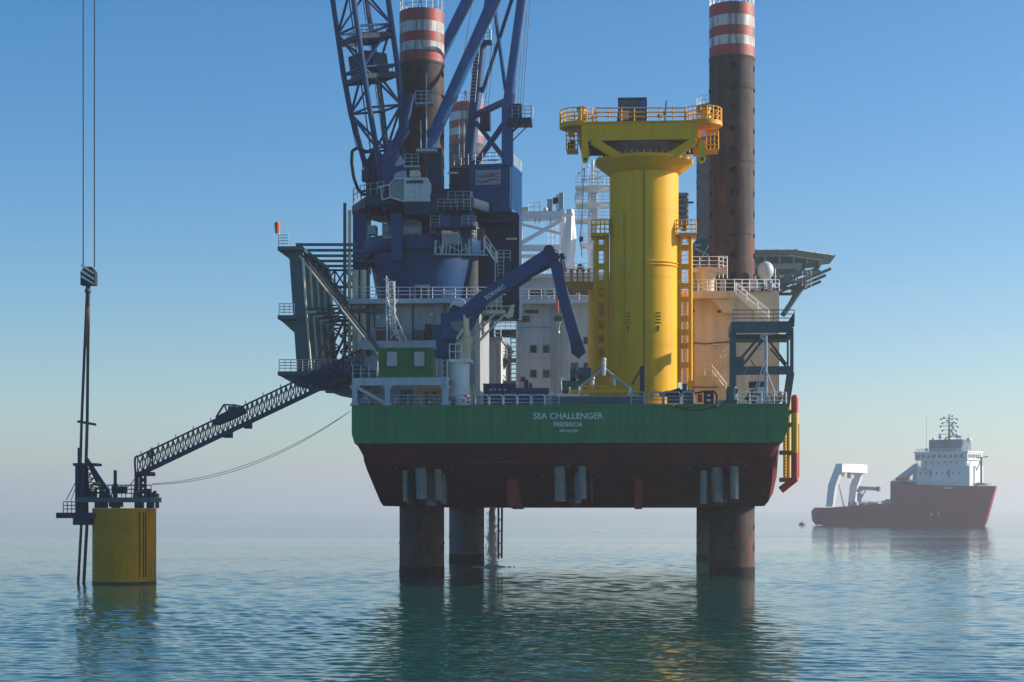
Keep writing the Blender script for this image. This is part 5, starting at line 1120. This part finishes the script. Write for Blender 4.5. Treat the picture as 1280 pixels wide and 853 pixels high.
# worker in hi-vis
wk = thing('person', 'worker in lime hi-vis jacket and white helmet bending over on the monopile platform', 'person', P(127,622,YP+1.5))
def figure(px, py, Y, lean, par, jacket, s=1.0):
    q = P(px,py,Y); me = bpy.data.meshes.new('body')
    J = [(0,0,.92),(lean*.35,0,1.2),(lean*.8,0,1.42),(lean*.95,0,1.53),(lean*1.1,0,1.68),
         (-.10,0,.88),(-.12,.03,.48),(-.12,.05,.06),(-.12,-.1,.04),(.10,0,.88),(.14,-.05,.48),(.12,.02,.06),(.12,-.13,.04),
         (lean*.8-.19,0,1.38),(lean*.8-.24,-.08,1.1),(lean*.8-.10,-.28,1.0),(lean*.8+.19,0,1.38),(lean*.8+.26,-.08,1.1),(lean*.8+.22,-.3,1.02)]
    E = [(0,1),(1,2),(2,3),(3,4),(0,5),(5,6),(6,7),(7,8),(0,9),(9,10),(10,11),(11,12),(2,13),(13,14),(14,15),(2,16),(16,17),(17,18)]
    Rr = [.15,.15,.15,.06,.1,.1,.075,.05,.045,.1,.075,.05,.045,.075,.055,.04,.075,.055,.04]
    o0 = par.location
    me.from_pydata([tuple(q+V(j)*s-o0) for j in J],E,[]); me.materials.append(M['navy2'])
    o = bpy.data.objects.new('body',me); C.objects.link(o); o.parent = par
    md = o.modifiers.new('skin','SKIN'); sv = me.skin_vertices[0].data
    for i, r_ in enumerate(Rr): sv[i].radius = (r_*s,r_*s)
    sv[0].use_root = True
    sb = o.modifiers.new('sub','SUBSURF'); sb.levels = 1; sb.render_levels = 1
    b = MB(); c = q+V((lean*.55,0,1.22))*s; tx = V((lean*.5,0,.55)).normalized()
    e_, g_ = axes(tx); vs = []; n = 12
    for (f, r_) in ((-.33,.2),(-.1,.2),(.12,.235),(.22,.15)):
        for i in range(n): t = 2*math.pi*i/n; vs.append(c+tx*f*s+e_*math.cos(t)*r_*s+g_*math.sin(t)*r_*.75*s)
    b.add(vs,[(k*n+i,k*n+(i+1)%n,(k+1)*n+(i+1)%n,(k+1)*n+i) for k in range(3) for i in range(n)]+[tuple(range(3*n,4*n)),tuple(range(n-1,-1,-1))])
    for sd_ in (-1,1): b.tube(c+tx*.14*s+V((sd_*.19,0,0))*s, q+V((lean*.8+sd_*.25,-.08,1.08))*s,.085*s,8)
    b.build('jacket',M[jacket],par)
    b = MB(); b.ball(q+V((lean*1.12,-.02,1.69))*s,.095*s,.11*s,.125*s); b.ball(q+V((lean*1.12,-.13,1.68))*s,.02*s); b.build('head',M['skin'],par)
    b = MB(); b.ball(q+V((lean*1.12,0,1.75))*s,.125*s,.14*s,.1*s); b.tube(q+V((lean*1.12,-.03,1.74))*s,q+V((lean*1.12,-.03,1.755))*s,.155*s,12); b.build('helmet',M['white'],par)
figure(127,622,YP+1.5,-.35,wk,'hivis')
wk2 = thing('person', 'worker in lime hi-vis jacket walking at the lower end of the gangway', 'person', gp(189,585,.7))
figure(189,584,gp(189,585,.7).y,.05,wk2,'hivis',.95)
# ------------------------------------------------------------------ support ship on the right
SY = 765.0; AN = rad(-35); MPP = 765/FPX
sx = X(1137,SY)
ss = thing('support_ship', 'red hulled offshore support ship with white bridge and stern gantry in the haze', 'ship', (sx,SY,0)); ss.rotation_euler = (0,0,AN)
ca = math.cos(AN)
kx = lambda px: (px-1131)*MPP*1.01; kz = lambda py: (657.5-py)*MPP          # along-ship and height scale
def B(mb,px0,px1,py0,py1,w0,w1): return mb.box(kx(px0),kx(px1),w0,w1,kz(py1),kz(py0))
HBm = 9.3
def sec(px, h, zt, fl):
    x = kx(px); return [V((x,-h*fl,-2)),V((x,-h*(.5+.5*fl) if fl < 1 else -h,1.5)),V((x,-h,zt)),V((x,h,zt)),V((x,h*(.5+.5*fl) if fl < 1 else h,1.5)),V((x,h*fl,-2))]
b = MB(); loft([sec(1020,HBm*.8,kz(640),.75),sec(1024,HBm*.97,kz(636),.9),sec(1050,HBm,kz(634),1),sec(1118.9,HBm,kz(630),1)],b); b.build('after_hull',M['shipred'],ss)
b = MB(); loft([sec(1119,HBm,kz(603),1),sec(1135,HBm,kz(606),1),sec(1180,HBm,kz(608.5),.9),sec(1205,HBm*.88,kz(609),.55),sec(1222,HBm*.62,kz(609.5),.22),
  [V((kx(1226),-.4,-2)),V((kx(1231),-.8,2)),V((kx(1243),-.9,kz(609.5))),V((kx(1243),.9,kz(609.5))),V((kx(1231),.8,2)),V((kx(1226),.4,-2))]],b); b.build('fore_hull',M['shipred'],ss)
b = MB(); b.lathe((kx(1024),0,0),[(HBm*.75,.2),(HBm*.9,2),(HBm*.95,kz(640)),(HBm*.8,kz(635))],24); b.build('stern_roller',M['shipred'],ss)
def box_part(name, mm, *bs):
    b = MB()
    for q in bs: B(b,*q)
    return b.build(name, M[mm], ss, local=True)
for o_ in [k for k in bpy.data.objects if k.parent == ss]:                      # built in the ship's own axes
    for v_ in o_.data.vertices: v_.co += ss.location
s1 = box_part('superstructure','shipwhite',(1150,1218,585,610,-6.5,6.5)); s2 = box_part('superstructure','shipwhite',(1155,1214,576,585.2,-6,6)); s3 = box_part('bridge','shipwhite',(1148,1216,569,578,-7,7))
box_part('funnel_block','shipblue',(1163,1182,553,569,-4.5,4.5),(1188,1205,553,569,-4.5,4.5),(1180,1190,553,557,-4.5,4.5))
box_part('bridge_roof','shipwhite',(1147,1217,567.5,569.2,-7.4,7.4))
def panes(par, pxs, y0, y1, w, side):
    for a, c in pxs:
        b = MB()
        if side == 's': b.box(kx(a),kx(c),-w-.06,-w+.02,kz(y1),kz(y0))
        else: b.box(w-.02,w+.08,a,c,kz(y1),kz(y0))
        b.build('window',M['glass'],par,local=True)
panes(s3,[(1150+7*k,1154.5+7*k) for k in range(9)],571,575.5,7,'s'); panes(s3,[(-6.2+1.8*k,-5+1.8*k) for k in range(7)],571,575.5,kx(1216),'f')
panes(s2,[(1160+8*k,1162.5+8*k) for k in range(6)],579.5,582,6,'s'); panes(s1,[(1154+7*k,1156+7*k) for k in range(8)],592,595,6.5,'s'); panes(s1,[(1166,1169),(1190,1193)],589,599,6.5,'s')
box_part('upper_deck_rail','shipwhite',(1119,1150,601.5,603,-7.9,-7.7)); box_part('side_deckhouse','shipblue',(1119,1150,603,606,-6,6))
b = MB(); b.rail([V((kx(p),-7.3,kz(567.5))) for p in (1150,1216)],1.2,1.5,.07,2); b.rail([V((kx(p),-7.8,kz(y))) for p,y in ((1122,603),(1150,605),(1200,608.5))],1.2,2,.06,2); b.rail([V((kx(p),-7.8,kz(631))) for p in (1075,1118)],1.2,1.5,.06,2); b.build('ship_railing',M['shipwhite'],ss,local=True)
b = MB(); x = kx(1183); b.tube((x,0,kz(553)),(x,0,kz(521)),.5,8,.25)
for y, w_ in ((527,2.6),(532,2.2),(536,2.8),(541,2.2),(546,3)): b.tube((x-w_*.9,-w_,kz(y)),(x+w_*.9,w_,kz(y)),.12,5); [b.ball((x+s_*w_*.9,s_*w_,kz(y)-.3),.45,n=8,m=5) for s_ in (-1,1)]
b.tube((x-1,0,kz(549)),(x+6,0,kz(548.5)),.2,6); b.build('mast',M['shipblue'],ss,local=True)
b = MB()
for px,y,r in ((1211,556,1.2),(1165,553,.6),(1174,551,.8),(1196,550,1.0),(1200,551,.7),(1156,566,.7)): b.ball((kx(px),-2,kz(y)+.5),r,n=10,m=7); b.tube((kx(px),-2,kz(570)),(kx(px),-2,kz(y)),.18,6)
b.tube((kx(1159),-4,kz(569)),(kx(1159),-4,kz(524)),.06,4); b.tube((kx(1212),-3,kz(569)),(kx(1212),-3,kz(545)),.06,4); b.build('dome_antennas',M['shipwhite'],ss,local=True)
b = MB(); x = kx(1224); b.tube((x,0,kz(609)),(x,0,kz(575)),.45,7); b.tube((x,0,kz(577)),(x-5,0,kz(609)),.2,6); b.tube((x-2,0,kz(576)),(x+3,0,kz(574)),.2,5); b.build('foremast',M['shipblue'],ss,local=True)
b = MB(); x = kx(1183)
for k in range(16): y = 524+k*1.9; w_ = random.uniform(.5,1.6); q = random.choice((-1,1)); b.box(x+q*w_-.3,x+q*w_+.3,q*w_-.3,q*w_+.3,kz(y)-.35,kz(y)+.35)
b.each('mast_gear',M['shipblue'],ss,local=True); b = MB(); b.zig((x-.6,0,kz(553)),(x-.2,0,kz(524)),(x+.6,0,kz(553)),(x+.2,0,kz(524)),9,.08); b.build('mast_lattice',M['shipblue'],ss,local=True)
for px in (1154,1160): b = MB(); b.box(kx(px),kx(px)+3.2,-7.3,-6.0,kz(589),kz(586)); b.build('life_raft',M['shipwhite'],ss,local=True)
b = MB(); b.prism([(kx(1126),-8.6,kz(602)),(kx(1140),-8.6,kz(602)),(kx(1142),-8.6,kz(599)),(kx(1124),-8.6,kz(599))],(0,1.8,0)); b.build('rescue_boat',M['orange'],ss,local=True)
b = MB(); b.tube((kx(1120),-HBm-.05,kz(644)),(kx(1190),-HBm*.97-.1,kz(644)),.25,6); b.tube((kx(1026),-HBm-.05,kz(646)),(kx(1118),-HBm-.05,kz(645)),.25,6); b.each('rubbing_strake',M['shipred'],ss,local=True)
b = MB(); b.rail([(kx(p),-6.9,kz(y)) for p,y in ((1150,578),(1152,585))]+[V((kx(1216),-6.9,kz(585)))],1.1,1.5,.06,2); b.rail([V((kx(1205),-6.5,kz(609))),V((kx(1238),-1.2,kz(609.5)))],1.1,1.6,.06,2); b.build('ship_railing',M['shipwhite'],ss,local=True)
b = MB(); b.lathe((kx(1222),0,0),[(1.6,kz(609)),(1.6,kz(606)),(.8,kz(605))],12); b.box(kx(1226),kx(1230),-1.5,1.5,kz(609),kz(606)); b.build('foredeck_winch',M['darkgrey'],ss,local=True)
b = MB()
for k in range(9): px = 1060+k*6.3; b.box(kx(px),kx(px)+random.uniform(.8,2.4),-7.2,-5.5,kz(633),kz(633)+random.uniform(.8,2.6))
b.each('deck_cargo',M['bluegrey'],ss,local=True)
# stern gantry
b = MB()
for w in (-9.6,9.6):
    b = MB(); b.prism([(kx(x_),w-1.1,kz(y_)) for x_,y_ in ((1033,634),(1036,607),(1047,580.6),(1057,580.6),(1046,609),(1042,634))],(0,2.2,0)); b.build('gantry_leg',M['shipwhite'],ss,local=True)
b = MB(); b.box(kx(1047.5),kx(1056.5),-11.2,11.2,kz(591),kz(580.3)); b.beam((kx(1052),-7,kz(590)),(kx(1047),-5,kz(595)),1,1); b.build('gantry_beam',M['shipwhite'],ss,local=True)
b = MB(); b.box(kx(1048),kx(1053),-1.5,1.5,kz(598),kz(590)); b.tube((kx(1049),-5,kz(634)),(kx(1043),-5.6,kz(606)),.35,6); b.build('gantry_block',M['grey'],ss,local=True)
b = MB(); b.tube((kx(1068),-3,kz(634)),(kx(1068),-3,kz(617)),1.2,10); b.beam((kx(1066),-3,kz(616)),(kx(1071),-3,kz(609)),1.6,1.8); b.beam((kx(1070),-3,kz(610.5)),(kx(1093),-3,kz(612)),1.3,1.5); b.tube((kx(1070),-3,kz(624)),(kx(1076),-3,kz(613)),.3,6); b.build('deck_crane',M['bluegrey'],ss,local=True)
b = MB(); b.box(kx(1092),kx(1095),-3.8,-2.2,kz(615),kz(609)); b.box(kx(1055),kx(1062),-5,-2,kz(634),kz(628)); b.box(kx(1107),kx(1116),-6,-2,kz(631),kz(625)); b.box(kx(1075),kx(1080),-6,-3,kz(633),kz(629)); b.each('deck_gear',M['darkgrey'],ss,local=True)
b = MB(); b.beam((kx(1121),-4,kz(602)),(kx(1147),-4,kz(584)),1.8,2.4); b.beam((kx(1128),-3.5,kz(603)),(kx(1140),-3.5,kz(592)),.8,.8); b.tube((kx(1144),-4,kz(606)),(kx(1144),-4,kz(588)),1.0,8); b.build('midship_crane',M['bluegrey'],ss,local=True)
for px in (1172,1181):
    b = MB(); b.box(kx(px),kx(px)+.7,-HBm-.05,-HBm+.5,kz(645),kz(642)); b.build('anchor_mark',M['shipwhite'],ss,local=True)
b = MB(); b.box(kx(1190),kx(1200),-HBm*.96-.2,-HBm*.9,kz(612.6),kz(611)); b.build('bow_name_strip',M['shipwhite'],ss,local=True)
b = MB(); q = P(1002.5,653.5,800); b.lathe((q.x,800,0),[(1.3,-.8),(1.5,.2),(1.0,.9),(.3,1.0),(.2,1.7)],12); tag(b.build('marker_buoy',M['darkgrey'],origin=(q.x,800,0)),'tiny dark buoy floating just behind the stern of the support ship','buoy')
# ------------------------------------------------------------------ haze
hz_ = bpy.data.materials.new('haze_air'); hz_.use_nodes = True; t = hz_.node_tree; t.nodes.clear()
o_ = t.nodes.new('ShaderNodeOutputMaterial'); v_ = t.nodes.new('ShaderNodeVolumePrincipled')
v_.inputs['Color'].default_value = (0.97,0.95,0.96,1); v_.inputs['Density'].default_value = HAZE; v_.inputs['Anisotropy'].default_value = 0.42
t.links.new(v_.outputs[0], o_.inputs['Volume'])
b = MB(); b.box(-14100,14100,-120,14100,-16,110); ho = b.build('haze',hz_,smooth=False); tag(ho,'pale blue sea haze around everything',None,kind='stuff')
